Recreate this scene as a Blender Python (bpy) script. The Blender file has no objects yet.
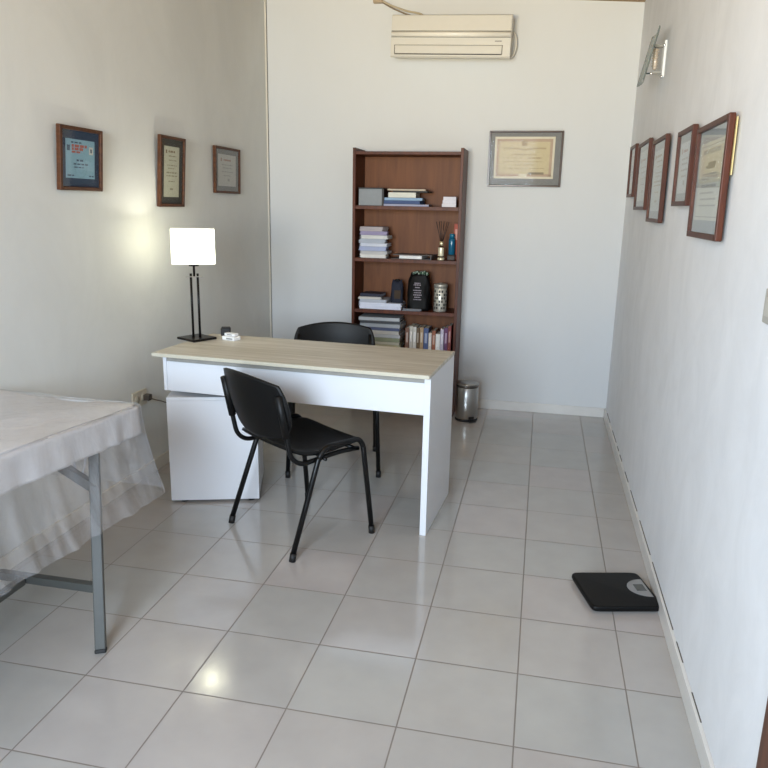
import bpy, bmesh, math, random
from mathutils import Vector, Matrix

SC = bpy.context.scene
COL = SC.collection
PI = math.pi
R = math.radians

# ------------------------------------------------------------------ camera, world, light
CAM = Vector((-0.01630, -2.42931, 1.45728))
cd = bpy.data.cameras.new('camera')
cd.sensor_width = 36.0
cd.lens = 724.373 * 36.0 / 768.0
cd.clip_start = 0.02
cam = bpy.data.objects.new('camera', cd)
COL.objects.link(cam)
cam.matrix_world = (Matrix.Translation(CAM) @ Matrix.Rotation(R(11.93915), 4, 'Z')
                    @ Matrix.Rotation(R(76.17507), 4, 'X') @ Matrix.Rotation(R(1.13025), 4, 'Z'))
SC.camera = cam

SC.view_settings.view_transform = 'Standard'
SC.view_settings.look = 'None'
SC.view_settings.gamma = 1.0
SC.view_settings.use_curve_mapping = False
SC.view_settings.exposure = 0.12

w = bpy.data.worlds.new('sky')
SC.world = w
w.use_nodes = True
bg = w.node_tree.nodes['Background']
bg.inputs[0].default_value = (0.70, 0.83, 1.0, 1)
bg.inputs[1].default_value = 1.0


def area(name, loc, rot, sx, sy, power, col, spread=PI):
    d = bpy.data.lights.new(name, 'AREA')
    d.shape = 'RECTANGLE'
    d.size, d.size_y = sx, sy
    d.energy = power
    d.color = col
    d.spread = spread
    o = bpy.data.objects.new(name, d)
    COL.objects.link(o)
    o.location = loc
    o.rotation_euler = rot
    return o


# daylight through the wide window behind the camera
area('daylight_sky', (-0.88, -3.62, 1.68), (R(80), 0, R(-4)), 1.3, 1.30, 110, (0.70, 0.845, 1.0), R(136))
# added warm lamp aimed upward to tint the upper back wall and ceiling
area('warm_up_fill', (-0.88, -3.70, 1.30), (R(115), 0, R(-4)), 1.3, 0.6, 32, (1.0, 0.74, 0.28), R(66))

# ------------------------------------------------------------------ room measures
XL, XR, YB, YR = -2.0419, 0.5111, 2.8396, -3.50
T = 1.0 / 3.0


# ------------------------------------------------------------------ materials
def nodes(name):
    m = bpy.data.materials.new(name)
    m.use_nodes = True
    nt = m.node_tree
    b = nt.nodes['Principled BSDF']
    return m, nt, b


def lin(c):
    return tuple(((x / 255) / 12.92 if x / 255 <= 0.04045 else ((x / 255 + 0.055) / 1.055) ** 2.4) for x in c) + (1,)


def mat(name, rgb, rough=0.5, metal=0.0, var=0.06, scale=30.0, bump=0.0, coat=0.0, spec=0.5, stretch=None):
    """plain surface with a little procedural mottling; rgb in sRGB 0-255"""
    m, nt, b = nodes(name)
    c = lin(rgb)
    b.inputs['Roughness'].default_value = rough
    b.inputs['Metallic'].default_value = metal
    b.inputs['Coat Weight'].default_value = coat
    b.inputs['Coat Roughness'].default_value = 0.08
    b.inputs['Specular IOR Level'].default_value = spec
    tc = nt.nodes.new('ShaderNodeTexCoord')
    mp = nt.nodes.new('ShaderNodeMapping')
    nt.links.new(tc.outputs['Object'], mp.inputs[0])
    if stretch:
        mp.inputs['Scale'].default_value = stretch
    nz = nt.nodes.new('ShaderNodeTexNoise')
    nz.inputs['Scale'].default_value = scale
    nz.inputs['Detail'].default_value = 4
    nt.links.new(mp.outputs[0], nz.inputs['Vector'])
    cr = nt.nodes.new('ShaderNodeValToRGB')
    cr.color_ramp.elements[0].position = 0.3
    cr.color_ramp.elements[1].position = 0.7
    cr.color_ramp.elements[0].color = tuple(x * (1 - var) for x in c[:3]) + (1,)
    cr.color_ramp.elements[1].color = tuple(min(1, x * (1 + var)) for x in c[:3]) + (1,)
    nt.links.new(nz.outputs['Fac'], cr.inputs[0])
    nt.links.new(cr.outputs[0], b.inputs['Base Color'])
    if bump:
        bp = nt.nodes.new('ShaderNodeBump')
        bp.inputs['Strength'].default_value = bump
        bp.inputs['Distance'].default_value = 0.01
        nt.links.new(nz.outputs['Fac'], bp.inputs['Height'])
        nt.links.new(bp.outputs[0], b.inputs['Normal'])
    return m


def plaster(name, rgb, stretch, bump, var):
    m, nt, b = nodes(name)
    c = lin(rgb)
    b.inputs['Roughness'].default_value = 0.75
    b.inputs['Specular IOR Level'].default_value = 0.25
    tc = nt.nodes.new('ShaderNodeTexCoord')
    mp = nt.nodes.new('ShaderNodeMapping')
    mp.inputs['Scale'].default_value = stretch
    nt.links.new(tc.outputs['Object'], mp.inputs[0])
    n1 = nt.nodes.new('ShaderNodeTexNoise')
    n1.inputs['Scale'].default_value = 6
    n1.inputs['Detail'].default_value = 6
    n1.inputs['Roughness'].default_value = 0.65
    n1.inputs['Distortion'].default_value = 0.6
    nt.links.new(mp.outputs[0], n1.inputs['Vector'])
    cr = nt.nodes.new('ShaderNodeValToRGB')
    cr.color_ramp.elements[0].position = 0.36
    cr.color_ramp.elements[1].position = 0.66
    cr.color_ramp.elements[0].color = tuple(x * (1 - var) for x in c[:3]) + (1,)
    cr.color_ramp.elements[1].color = tuple(min(1, x * (1 + var * 0.7)) for x in c[:3]) + (1,)
    nt.links.new(n1.outputs['Fac'], cr.inputs[0])
    nt.links.new(cr.outputs[0], b.inputs['Base Color'])
    n2 = nt.nodes.new('ShaderNodeTexNoise')
    n2.inputs['Scale'].default_value = 9
    n2.inputs['Detail'].default_value = 8
    nt.links.new(mp.outputs[0], n2.inputs['Vector'])
    bp = nt.nodes.new('ShaderNodeBump')
    bp.inputs['Strength'].default_value = bump
    bp.inputs['Distance'].default_value = 0.02
    nt.links.new(n2.outputs['Fac'], bp.inputs['Height'])
    nt.links.new(bp.outputs[0], b.inputs['Normal'])
    return m


def wood(name, dark, light, axis=0, scale=1.0, rough=0.4, coat=0.0, rings=9.0):
    m, nt, b = nodes(name)
    b.inputs['Roughness'].default_value = rough
    b.inputs['Coat Weight'].default_value = coat
    b.inputs['Specular IOR Level'].default_value = 0.28
    b.inputs['Coat Roughness'].default_value = 0.12
    tc = nt.nodes.new('ShaderNodeTexCoord')
    mp = nt.nodes.new('ShaderNodeMapping')
    s = [rings * scale] * 3
    s[axis] = 0.7 * scale
    mp.inputs['Scale'].default_value = s
    nt.links.new(tc.outputs['Object'], mp.inputs[0])
    nz = nt.nodes.new('ShaderNodeTexNoise')
    nz.inputs['Scale'].default_value = 2.6
    nz.inputs['Detail'].default_value = 7
    nz.inputs['Roughness'].default_value = 0.62
    nz.inputs['Distortion'].default_value = 0.7
    nt.links.new(mp.outputs[0], nz.inputs['Vector'])
    cr = nt.nodes.new('ShaderNodeValToRGB')
    cr.color_ramp.elements[0].position = 0.32
    cr.color_ramp.elements[1].position = 0.68
    cr.color_ramp.elements[0].color = lin(dark)
    cr.color_ramp.elements[1].color = lin(light)
    nt.links.new(nz.outputs['Fac'], cr.inputs[0])
    nt.links.new(cr.outputs[0], b.inputs['Base Color'])
    return m


def tiles():
    m, nt, b = nodes('floor_tile')
    L = nt.links.new
    tc = nt.nodes.new('ShaderNodeTexCoord')
    sx = nt.nodes.new('ShaderNodeSeparateXYZ')
    L(tc.outputs['Object'], sx.inputs[0])

    def mth(op, a, v=None, c=None):
        n = nt.nodes.new('ShaderNodeMath')
        n.operation = op
        for k, q in enumerate((a, v, c)):
            if q is None:
                continue
            if isinstance(q, (int, float)):
                n.inputs[k].default_value = q
            else:
                L(q, n.inputs[k])
        return n.outputs[0]
    ux = mth('MULTIPLY', sx.outputs[0], 3.0)
    uy = mth('MULTIPLY', sx.outputs[1], 3.0)
    # distance to the nearest grid line, in tiles
    dx = mth('ABSOLUTE', mth('SUBTRACT', mth('FRACT', mth('ADD', ux, 0.5)), 0.5))
    dy = mth('ABSOLUTE', mth('SUBTRACT', mth('FRACT', mth('ADD', uy, 0.5)), 0.5))
    d = mth('MINIMUM', dx, dy)
    gr = nt.nodes.new('ShaderNodeMapRange')
    gr.inputs[1].default_value = 0.0046
    gr.inputs[2].default_value = 0.0085
    L(d, gr.inputs[0])          # 0 in the grout, 1 on the tile
    fx, fy = mth('FLOOR', ux), mth('FLOOR', uy)
    cb = nt.nodes.new('ShaderNodeCombineXYZ')
    L(fx, cb.inputs[0])
    L(fy, cb.inputs[1])
    wn = nt.nodes.new('ShaderNodeTexWhiteNoise')
    wn.noise_dimensions = '2D'
    L(cb.outputs[0], wn.inputs['Vector'])
    cr = nt.nodes.new('ShaderNodeValToRGB')
    e = cr.color_ramp.elements
    e[0].position, e[0].color = 0.0, lin((171, 170, 166))
    e[1].position, e[1].color = 1.0, lin((177, 170, 166))
    x = e.new(0.5)
    x.color = lin((174, 170, 165))
    L(wn.outputs['Value'], cr.inputs[0])
    nz = nt.nodes.new('ShaderNodeTexNoise')
    nz.inputs['Scale'].default_value = 7
    nz.inputs['Detail'].default_value = 5
    L(tc.outputs['Object'], nz.inputs['Vector'])
    nr = nt.nodes.new('ShaderNodeMapRange')
    nr.inputs[1].default_value, nr.inputs[2].default_value = 0.3, 0.7
    nr.inputs[3].default_value, nr.inputs[4].default_value = 0.95, 1.03
    L(nz.outputs['Fac'], nr.inputs[0])
    mx = nt.nodes.new('ShaderNodeMix')
    mx.data_type, mx.blend_type = 'RGBA', 'MULTIPLY'
    mx.inputs[0].default_value = 1
    L(cr.outputs[0], mx.inputs[6])
    L(nr.outputs[0], mx.inputs[7])
    mg = nt.nodes.new('ShaderNodeMix')
    mg.data_type = 'RGBA'
    L(gr.outputs[0], mg.inputs[0])
    mg.inputs[6].default_value = lin((122, 113, 106))
    L(mx.outputs[2], mg.inputs[7])
    L(mg.outputs[2], b.inputs['Base Color'])
    rr = nt.nodes.new('ShaderNodeMapRange')
    rr.inputs[3].default_value, rr.inputs[4].default_value = 0.7, 0.13
    L(gr.outputs[0], rr.inputs[0])
    L(rr.outputs[0], b.inputs['Roughness'])
    b.inputs['Specular IOR Level'].default_value = 0.8
    bp = nt.nodes.new('ShaderNodeBump')
    bp.inputs['Strength'].default_value = 0.25
    bp.inputs['Distance'].default_value = 0.002
    L(gr.outputs[0], bp.inputs['Height'])
    n3 = nt.nodes.new('ShaderNodeTexNoise')
    n3.inputs['Scale'].default_value = 14
    L(tc.outputs['Object'], n3.inputs['Vector'])
    b2 = nt.nodes.new('ShaderNodeBump')
    b2.inputs['Strength'].default_value = 0.02
    b2.inputs['Distance'].default_value = 0.01
    L(n3.outputs['Fac'], b2.inputs['Height'])
    L(bp.outputs[0], b2.inputs['Normal'])
    L(b2.outputs[0], b.inputs['Normal'])
    return m


def clear_sheet(name, haze, tint=(1, 1, 1), rough=0.15, wrinkle=0.0, ior=1.45, body=(0.85, 0.86, 0.9)):
    """thin clear sheet: mostly see-through, a little hazy, with a glossy skin"""
    m = bpy.data.materials.new(name)
    m.use_nodes = True
    nt = m.node_tree
    nt.nodes.clear()
    L = nt.links.new
    out = nt.nodes.new('ShaderNodeOutputMaterial')
    tr = nt.nodes.new('ShaderNodeBsdfTransparent')
    tr.inputs[0].default_value = tint + (1,)
    df = nt.nodes.new('ShaderNodeBsdfDiffuse')
    df.inputs[0].default_value = tuple(body) + (1,)
    gl = nt.nodes.new('ShaderNodeBsdfGlossy')
    gl.inputs['Roughness'].default_value = rough
    m1 = nt.nodes.new('ShaderNodeMixShader')
    L(tr.outputs[0], m1.inputs[1])
    L(df.outputs[0], m1.inputs[2])
    if wrinkle:
        nz = nt.nodes.new('ShaderNodeTexNoise')
        nz.inputs['Scale'].default_value = 9
        nz.inputs['Detail'].default_value = 5
        nz.inputs['Distortion'].default_value = 1.5
        tc = nt.nodes.new('ShaderNodeTexCoord')
        mp = nt.nodes.new('ShaderNodeMapping')
        mp.inputs['Scale'].default_value = (1, 1, 0.35)
        L(tc.outputs['Object'], mp.inputs[0])
        L(mp.outputs[0], nz.inputs['Vector'])
        mr = nt.nodes.new('ShaderNodeMapRange')
        mr.inputs[1].default_value, mr.inputs[2].default_value = 0.35, 0.7
        mr.inputs[3].default_value, mr.inputs[4].default_value = haze * 0.7, haze * 1.8
        L(nz.outputs['Fac'], mr.inputs[0])
        L(mr.outputs[0], m1.inputs[0])
        bp = nt.nodes.new('ShaderNodeBump')
        bp.inputs['Strength'].default_value = wrinkle
        bp.inputs['Distance'].default_value = 0.02
        L(nz.outputs['Fac'], bp.inputs['Height'])
        L(bp.outputs[0], gl.inputs['Normal'])
    else:
        m1.inputs[0].default_value = haze
    fr = nt.nodes.new('ShaderNodeFresnel')
    fr.inputs[0].default_value = ior
    ge = nt.nodes.new('ShaderNodeNewGeometry')
    fm_ = nt.nodes.new('ShaderNodeMix')
    fm_.data_type = 'FLOAT'
    L(ge.outputs['Backfacing'], fm_.inputs[0])
    L(fr.outputs[0], fm_.inputs[2])
    fm_.inputs[3].default_value = 0.03 if ior > 1.3 else 0.0
    m2 = nt.nodes.new('ShaderNodeMixShader')
    L(fm_.outputs[0], m2.inputs[0])
    L(m1.outputs[0], m2.inputs[1])
    L(gl.outputs[0], m2.inputs[2])
    L(m2.outputs[0], out.inputs[0])
    return m


def shade_mat():
    m = bpy.data.materials.new('lit_shade_fabric')
    m.use_nodes = True
    nt = m.node_tree
    nt.nodes.clear()
    L = nt.links.new
    out = nt.nodes.new('ShaderNodeOutputMaterial')
    tl = nt.nodes.new('ShaderNodeBsdfTranslucent')
    tl.inputs[0].default_value = (0.95, 0.95, 0.86, 1)
    tr = nt.nodes.new('ShaderNodeBsdfTransparent')
    tr.inputs[0].default_value = (0.97, 0.98, 0.86, 1)
    m1 = nt.nodes.new('ShaderNodeMixShader')
    m1.inputs[0].default_value = 0.35
    L(tl.outputs[0], m1.inputs[1])
    L(tr.outputs[0], m1.inputs[2])
    em = nt.nodes.new('ShaderNodeEmission')
    em.inputs[0].default_value = (1.0, 1.0, 0.90, 1)
    em.inputs[1].default_value = 0.7
    ad = nt.nodes.new('ShaderNodeAddShader')
    L(m1.outputs[0], ad.inputs[0])
    L(em.outputs[0], ad.inputs[1])
    L(ad.outputs[0], out.inputs[0])
    return m


M = dict(
    tile=tiles(),
    wall_r=plaster('plaster_right', (229, 230, 232), (1, 0.85, 0.6), 0.06, 0.045),
    wall_l=plaster('plaster_left', (220, 220, 215), (1, 0.42, 0.26), 0.06, 0.04),
    wall_b=plaster('painted_panel', (212, 213, 213), (1, 1, 0.4), 0.03, 0.008),
    ceiling=wood('ceiling_boards', (136, 106, 70), (172, 142, 100), 1, 1.0, 0.5),
    base_w=mat('skirting_tile', (216, 213, 208), 0.3, var=0.05, scale=6),
    base_b=mat('skirting_beige', (214, 208, 196), 0.35, var=0.04, scale=6),
    gap=mat('dark_gap', (84, 77, 70), 0.9),
    door=wood('brown_door_wood', (70, 38, 24), (98, 56, 36), 2, 1.0, 0.4),
    paving=mat('warm_paving', (200, 180, 150), 0.9, var=0.1, scale=5),
    bc=wood('bookcase_laminate', (62, 26, 10), (96, 45, 20), 2, 1.4, 0.45, 0.0),
    bcb=wood('bookcase_back', (98, 54, 22), (122, 72, 34), 2, 0.8, 0.5),
    top=wood('pale_oak_laminate', (176, 168, 150), (218, 213, 201), 0, 1.0, 0.38, 0.0, 14.0),
    white=mat('white_melamine', (222, 223, 227), 0.32, var=0.012, scale=4),
    whiter=mat('white_edge', (236, 236, 236), 0.35, var=0.01),
    rail=mat('grey_rail', (150, 146, 138), 0.6),
    plastic_b=mat('black_plastic', (7, 7, 8), 0.5, var=0.1, scale=60, bump=0.02, spec=0.3),
    tube_b=mat('black_tube', (5, 5, 6), 0.38, var=0.05, spec=0.35),
    rubber=mat('black_rubber', (12, 12, 12), 0.6),
    steel=mat('brushed_steel', (170, 168, 165), 0.28, 0.95, var=0.05, scale=20, stretch=(8, 8, 0.5)),
    steel_d=mat('dark_steel', (110, 106, 102), 0.35, 0.9, var=0.05),
    chrome=mat('chrome', (225, 225, 225), 0.12, 1.0, var=0.01),
    grey_paint=mat('grey_table_metal', (74, 75, 72), 0.5, 0.0, var=0.05),
    sheet=mat('white_sheet', (210, 208, 207), 0.7, var=0.02, scale=14),
    pad=mat('pale_padding', (200, 196, 190), 0.6),
    clear=clear_sheet('clear_plastic', 0.13, (0.97, 0.97, 0.98), 0.16, 0.8, 1.62),
    glass=clear_sheet('picture_glass', 0.006, (0.985, 0.99, 0.99), 0.03),
    glass_ar=clear_sheet('low_reflection_glass', 0.006, (0.985, 0.99, 0.99), 0.05, 0.0, 1.12),
    sconce_glass=clear_sheet('sconce_glass', 0.45, (0.60, 0.66, 0.64), 0.12, 0.0, 1.3, (0.30, 0.34, 0.33)),
    shade=shade_mat(),
    lamp_m=mat('lamp_metal', (28, 25, 24), 0.32, 0.6, var=0.05),
    ac=mat('air_conditioner_shell', (204, 199, 188), 0.34, var=0.01),
    ac_hi=mat('air_conditioner_highlight', (238, 232, 220), 0.16, var=0.01),
    ac_d=mat('air_conditioner_shadow_gap', (60, 56, 50), 0.7),
    frame_r=wood('frame_red_wood', (58, 25, 14), (86, 41, 23), 2, 2.0, 0.42, 0.0),
    frame_h=wood('frame_brown_wood', (64, 36, 20), (92, 55, 31), 1, 2.0, 0.5, 0.0),
    frame_d=wood('frame_dark_wood', (58, 42, 34), (84, 62, 50), 0, 2.0, 0.35, 0.2),
    outlet=mat('outlet_cream', (206, 196, 176), 0.4),
    switch=mat('switch_grey', (176, 172, 162), 0.4),
    scale=mat('scale_black', (9, 9, 10), 0.5, var=0.1, scale=90, bump=0.02, spec=0.22),
    scale_p=mat('scale_panel', (142, 142, 142), 0.4, 0.1),
    lcd=mat('scale_lcd', (80, 82, 80), 0.25),
    bag=mat('black_bag', (6, 6, 7), 0.55, spec=0.2),
    paper=mat('white_paper', (214, 213, 217), 0.7, var=0.04, scale=40),
    black=mat('matt_black', (8, 8, 9), 0.6),
)


def cm(rgb, rough=0.55, metal=0.0, coat=0.0):
    key = 'c%d_%d_%d_%d' % (rgb + (int(rough * 100 + metal * 7),))
    if key not in M:
        M[key] = mat('colour_%d_%d_%d' % rgb, rgb, rough, metal, 0.04, coat=coat)
    return M[key]


# ------------------------------------------------------------------ mesh helpers
def new():
    return bmesh.new()


def tr_(bm, vs, m4):
    if m4 is not None:
        bmesh.ops.transform(bm, matrix=m4, verts=vs)


def setmat(faces, idx):
    for f in faces:
        f.material_index = idx


def box(bm, lo, hi, bev=0.0, m4=None, idx=0, seg=2):
    lo, hi = Vector(lo), Vector(hi)
    r = bmesh.ops.create_cube(bm, size=1.0)
    vs = r['verts']
    s = hi - lo
    c = (hi + lo) / 2
    for v in vs:
        v.co = Vector((v.co.x * s.x + c.x, v.co.y * s.y + c.y, v.co.z * s.z + c.z))
    fs = set(f for v in vs for f in v.link_faces)
    if bev > 0:
        es = list(set(e for v in vs for e in v.link_edges))
        q = bmesh.ops.bevel(bm, geom=es, offset=min(bev, min(s) * 0.49), segments=seg, affect='EDGES', profile=0.5)
        fs = set(f for v in q['verts'] for f in v.link_faces) | set(f for f in fs if f.is_valid)
        vs = list(set(v for f in fs for v in f.verts))
    setmat(fs, idx)
    tr_(bm, vs, m4)
    return vs


def ring_tube(bm, rings, closed=False, caps=True, idx=0):
    """rings: list of lists of Vectors, the same count each"""
    rv = [[bm.verts.new(p) for p in ring] for ring in rings]
    n = len(rv[0])
    fs = []
    for i in range(len(rv) - 1):
        for j in range(n):
            fs.append(bm.faces.new((rv[i][j], rv[i][(j + 1) % n], rv[i + 1][(j + 1) % n], rv[i + 1][j])))
    if closed:
        for j in range(n):
            fs.append(bm.faces.new((rv[-1][j], rv[-1][(j + 1) % n], rv[0][(j + 1) % n], rv[0][j])))
    elif caps:
        fs.append(bm.faces.new(list(reversed(rv[0]))))
        fs.append(bm.faces.new(rv[-1]))
    for f in fs:
        f.smooth = True
        f.material_index = idx
    return [v for r in rv for v in r]


def smooth_path(pts, sub=6):
    pts = [Vector(p) for p in pts]
    if len(pts) < 3 or sub < 2:
        return pts
    out = []
    for i in range(len(pts) - 1):
        p0 = pts[max(i - 1, 0)]
        p1, p2 = pts[i], pts[i + 1]
        p3 = pts[min(i + 2, len(pts) - 1)]
        for k in range(sub):
            t = k / sub
            out.append(0.5 * ((2 * p1) + (-p0 + p2) * t + (2 * p0 - 5 * p1 + 4 * p2 - p3) * t * t
                              + (-p0 + 3 * p1 - 3 * p2 + p3) * t ** 3))
    out.append(pts[-1])
    return out


def round_path(pts, rad, seg=6):
    """polyline with its corners rounded"""
    pts = [Vector(p) for p in pts]
    out = [pts[0]]
    for i in range(1, len(pts) - 1):
        a, b, c = pts[i - 1], pts[i], pts[i + 1]
        r = min(rad, (a - b).length * 0.49, (c - b).length * 0.49)
        p, q = b + (a - b).normalized() * r, b + (c - b).normalized() * r
        for k in range(seg + 1):
            t = k / seg
            out.append(p * (1 - t) ** 2 + b * 2 * t * (1 - t) + q * t * t)
    out.append(pts[-1])
    return out


def tube(bm, pts, rad, n=12, flat=None, up=Vector((0, 0, 1)), caps=True, idx=0):
    """flat=(ra, rb): oval section, ra along the side axis"""
    pts = [Vector(p) for p in pts]
    rings = []
    side = None
    for i, p in enumerate(pts):
        d = (pts[min(i + 1, len(pts) - 1)] - pts[max(i - 1, 0)]).normalized()
        if side is None:
            u = up if abs(d.dot(up)) < 0.95 else Vector((1, 0, 0))
            side = d.cross(u).normalized()
        else:
            side = (side - d * side.dot(d)).normalized()
        oth = side.cross(d)
        ra, rb = flat if flat else (rad, rad)
        rings.append([p + side * math.cos(2 * PI * k / n) * ra + oth * math.sin(2 * PI * k / n) * rb for k in range(n)])
    return ring_tube(bm, rings, caps=caps, idx=idx)


def bar(bm, a, b, wx, wz, bev=0.002, idx=0):
    """straight box-section bar between two points"""
    a, b = Vector(a), Vector(b)
    d = b - a
    L = d.length
    q = d.to_track_quat('Z', 'Y').to_matrix().to_4x4()
    return box(bm, (-wx / 2, -wz / 2, 0), (wx / 2, wz / 2, L), bev, Matrix.Translation(a) @ q, idx)


def lathe(bm, prof, n=32, m4=None, idx=0, sx=1.0, sy=1.0):
    """prof: list of (r, z)"""
    rings = [[Vector((r * sx * math.cos(2 * PI * k / n), r * sy * math.sin(2 * PI * k / n), z)) for k in range(n)] for r, z in prof]
    vs = ring_tube(bm, rings, idx=idx)
    tr_(bm, vs, m4)
    return vs


def supere(a, b, e, n):
    out = []
    for k in range(n):
        t = 2 * PI * k / n
        c, s = math.cos(t), math.sin(t)
        out.append((a * math.copysign(abs(c) ** (2 / e), c), b * math.copysign(abs(s) ** (2 / e), s)))
    return out


def shell(bm, P, nu, nv, th, idx=0):
    """closed shell of thickness th from a point function P(u, v), u and v in -1..1"""
    g = [[Vector(P(-1 + 2 * i / nu, -1 + 2 * j / nv)) for j in range(nv + 1)] for i in range(nu + 1)]
    nrm = [[None] * (nv + 1) for _ in range(nu + 1)]
    for i in range(nu + 1):
        for j in range(nv + 1):
            du = g[min(i + 1, nu)][j] - g[max(i - 1, 0)][j]
            dv = g[i][min(j + 1, nv)] - g[i][max(j - 1, 0)]
            k = du.cross(dv)
            nrm[i][j] = k.normalized() if k.length > 1e-9 else Vector((0, 0, 1))
    A = [[bm.verts.new(g[i][j] + nrm[i][j] * th / 2) for j in range(nv + 1)] for i in range(nu + 1)]
    B = [[bm.verts.new(g[i][j] - nrm[i][j] * th / 2) for j in range(nv + 1)] for i in range(nu + 1)]
    fs = []
    for i in range(nu):
        for j in range(nv):
            fs.append(bm.faces.new((A[i][j], A[i + 1][j], A[i + 1][j + 1], A[i][j + 1])))
            fs.append(bm.faces.new((B[i][j], B[i][j + 1], B[i + 1][j + 1], B[i + 1][j])))
    rim = [(i, 0) for i in range(nu)] + [(nu, j) for j in range(nv)] + [(i, nv) for i in range(nu, 0, -1)] + [(0, j) for j in range(nv, 0, -1)]
    for k in range(len(rim)):
        a, b = rim[k], rim[(k + 1) % len(rim)]
        fs.append(bm.faces.new((A[a[0]][a[1]], B[a[0]][a[1]], B[b[0]][b[1]], A[b[0]][b[1]])))
    for f in fs:
        f.smooth = True
        f.material_index = idx


def obj(name, bm, mats, parent=None, recalc=True, smooth_angle=None):
    if recalc:
        bmesh.ops.recalc_face_normals(bm, faces=bm.faces)
    me = bpy.data.meshes.new(name)
    bm.to_mesh(me)
    bm.free()
    for m in (mats if isinstance(mats, (list, tuple)) else [mats]):
        me.materials.append(m)
    o = bpy.data.objects.new(name, me)
    COL.objects.link(o)
    if parent is not None:
        o.parent = parent
    return o


def bx(name, lo, hi, m, parent=None, bev=0.002, m4=None):
    bm = new()
    box(bm, lo, hi, bev, m4)
    return obj(name, bm, m, parent)


def thing(name, label, cat, loc=(0, 0, 0), rz=0.0, group=None, rot=None):
    o = bpy.data.objects.new(name, None)
    COL.objects.link(o)
    o.empty_display_size = 0.05
    o.location = loc
    o.rotation_euler = rot if rot else (0, 0, rz)
    o['label'], o['category'] = label, cat
    if group:
        o['group'] = group
    return o


def tag(o, label, cat, group=None):
    o['label'], o['category'] = label, cat
    if group:
        o['group'] = group
    return o


def struct(name, bm, m):
    o = obj(name, bm, m)
    o['kind'] = 'structure'
    return o


def dup(root, loc, rot, label, group=None):
    r = root.copy()
    COL.objects.link(r)
    r.location = loc
    r.rotation_euler = rot
    r['label'] = label
    if group:
        r['group'] = group
    for ch in list(root.children):
        c = ch.copy()
        COL.objects.link(c)
        c.parent = r
        for g in list(ch.children):
            d = g.copy()
            COL.objects.link(d)
            d.parent = c
    return r


# ------------------------------------------------------------------ room shell
bm = new()
box(bm, (XL - 0.2, YR - 0.2, -0.1), (XR + 0.2, YB + 0.2, 0.0))
struct('floor', bm, M['tile'])
bm = new()
box(bm, (XL - 0.2, YR - 0.2, 0), (XL, YB + 0.2, 3.1))
struct('wall_left', bm, M['wall_l'])
bm = new()
box(bm, (XR, YR - 0.2, 0), (XR + 0.2, YB + 0.2, 3.1))
struct('wall_right', bm, M['wall_r'])
bm = new()
box(bm, (XL, YB, 0), (XR, YB + 0.2, 3.1))
struct('wall_back', bm, M['wall_b'])
# rear wall behind the camera, with the wide open window the daylight comes through
bm = new()
box(bm, (XL, YR - 0.1, 0), (-1.56, YR, 3.1))
box(bm, (-0.20, YR - 0.1, 0), (XR, YR, 3.1))
box(bm, (-1.56, YR - 0.1, 2.36), (-0.20, YR, 3.1))
box(bm, (-1.56, YR - 0.1, 0), (-0.20, YR, 1.0))
struct('wall_rear', bm, M['wall_l'])
# sloping boarded ceiling: lower on the right
bm = new()
zl, zr = 2.905, 2.742
v = [bm.verts.new(p) for p in ((XL, YR, zl), (XR, YR, zr), (XR, YB, zr), (XL, YB, zl),
                               (XL, YR, zl + .06), (XR, YR, zr + .06), (XR, YB, zr + .06), (XL, YB, zl + .06))]
for q in ((0, 1, 2, 3), (7, 6, 5, 4), (0, 4, 5, 1), (1, 5, 6, 2), (2, 6, 7, 3), (3, 7, 4, 0)):
    bm.faces.new([v[k] for k in q])
struct('ceiling', bm, M['ceiling'])
# baseboards
BH = 0.068
bm = new()
box(bm, (XR - 0.012, -1.036, 0), (XR, YB, BH), 0.002)
rnd = random.Random(8)
yy = -0.9
while yy < YB - 0.15:      # broken dark crack along the top of the skirting
    l_ = rnd.uniform(0.08, 0.5)
    y2 = min(yy + l_, YB - 0.02)
    box(bm, (XR - 0.0035, yy, BH - 0.0005), (XR, y2, BH + 0.0012), 0, idx=1)
    yy = y2 + rnd.uniform(0.03, 0.2)
o = obj('baseboard_right', bm, [M['base_w'], M['gap']])
o['kind'] = 'structure'
bm = new()
box(bm, (XL, YB - 0.012, 0), (XR - 0.0125, YB, BH), 0.002)
struct('baseboard_back', bm, M['base_w'])
bm = new()
box(bm, (XL, YR, 0), (XL + 0.012, YB - 0.0125, BH), 0.002)
struct('baseboard_left', bm, M['base_b'])
# narrow cover strip with its dark joint in the back left corner
bm = new()
box(bm, (XL, YB - 0.010, BH + 0.004), (XL + 0.012, YB, 2.88), 0.001)
struct('trim_1', bm, M['base_b'])
bm = new()
box(bm, (XL + 0.013, YB - 0.003, BH + 0.004), (XL + 0.0155, YB, 2.88))
struct('trim_2', bm, M['gap'])
# brown door and its frame in the right wall
bm = new()
box(bm, (XR - 0.03, -1.141, 0), (XR, -1.043, 2.12), 0.004)
box(bm, (XR - 0.03, -2.121, 0), (XR, -2.023, 2.12), 0.004)
box(bm, (XR - 0.03, -2.023, 2.02), (XR, -1.141, 2.12), 0.004)
struct('trim_3', bm, M['door'])
bm = new()
box(bm, (XR - 0.016, -2.021, 0.008), (XR, -1.143, 2.018), 0.003)
for z0, z1 in ((0.15, 0.85), (1.0, 1.85)):
    box(bm, (XR - 0.022, -1.891, z0), (XR - 0.016, -1.271, z1), 0.003)
dr = struct('door_1', bm, M['door'])
bm = new()
tube(bm, round_path([(XR - 0.012, -1.231, 1.0), (XR - 0.06, -1.231, 1.0), (XR - 0.06, -1.351, 1.0)], 0.015), 0.008)
obj('door_handle', bm, M['steel'], dr)


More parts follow.
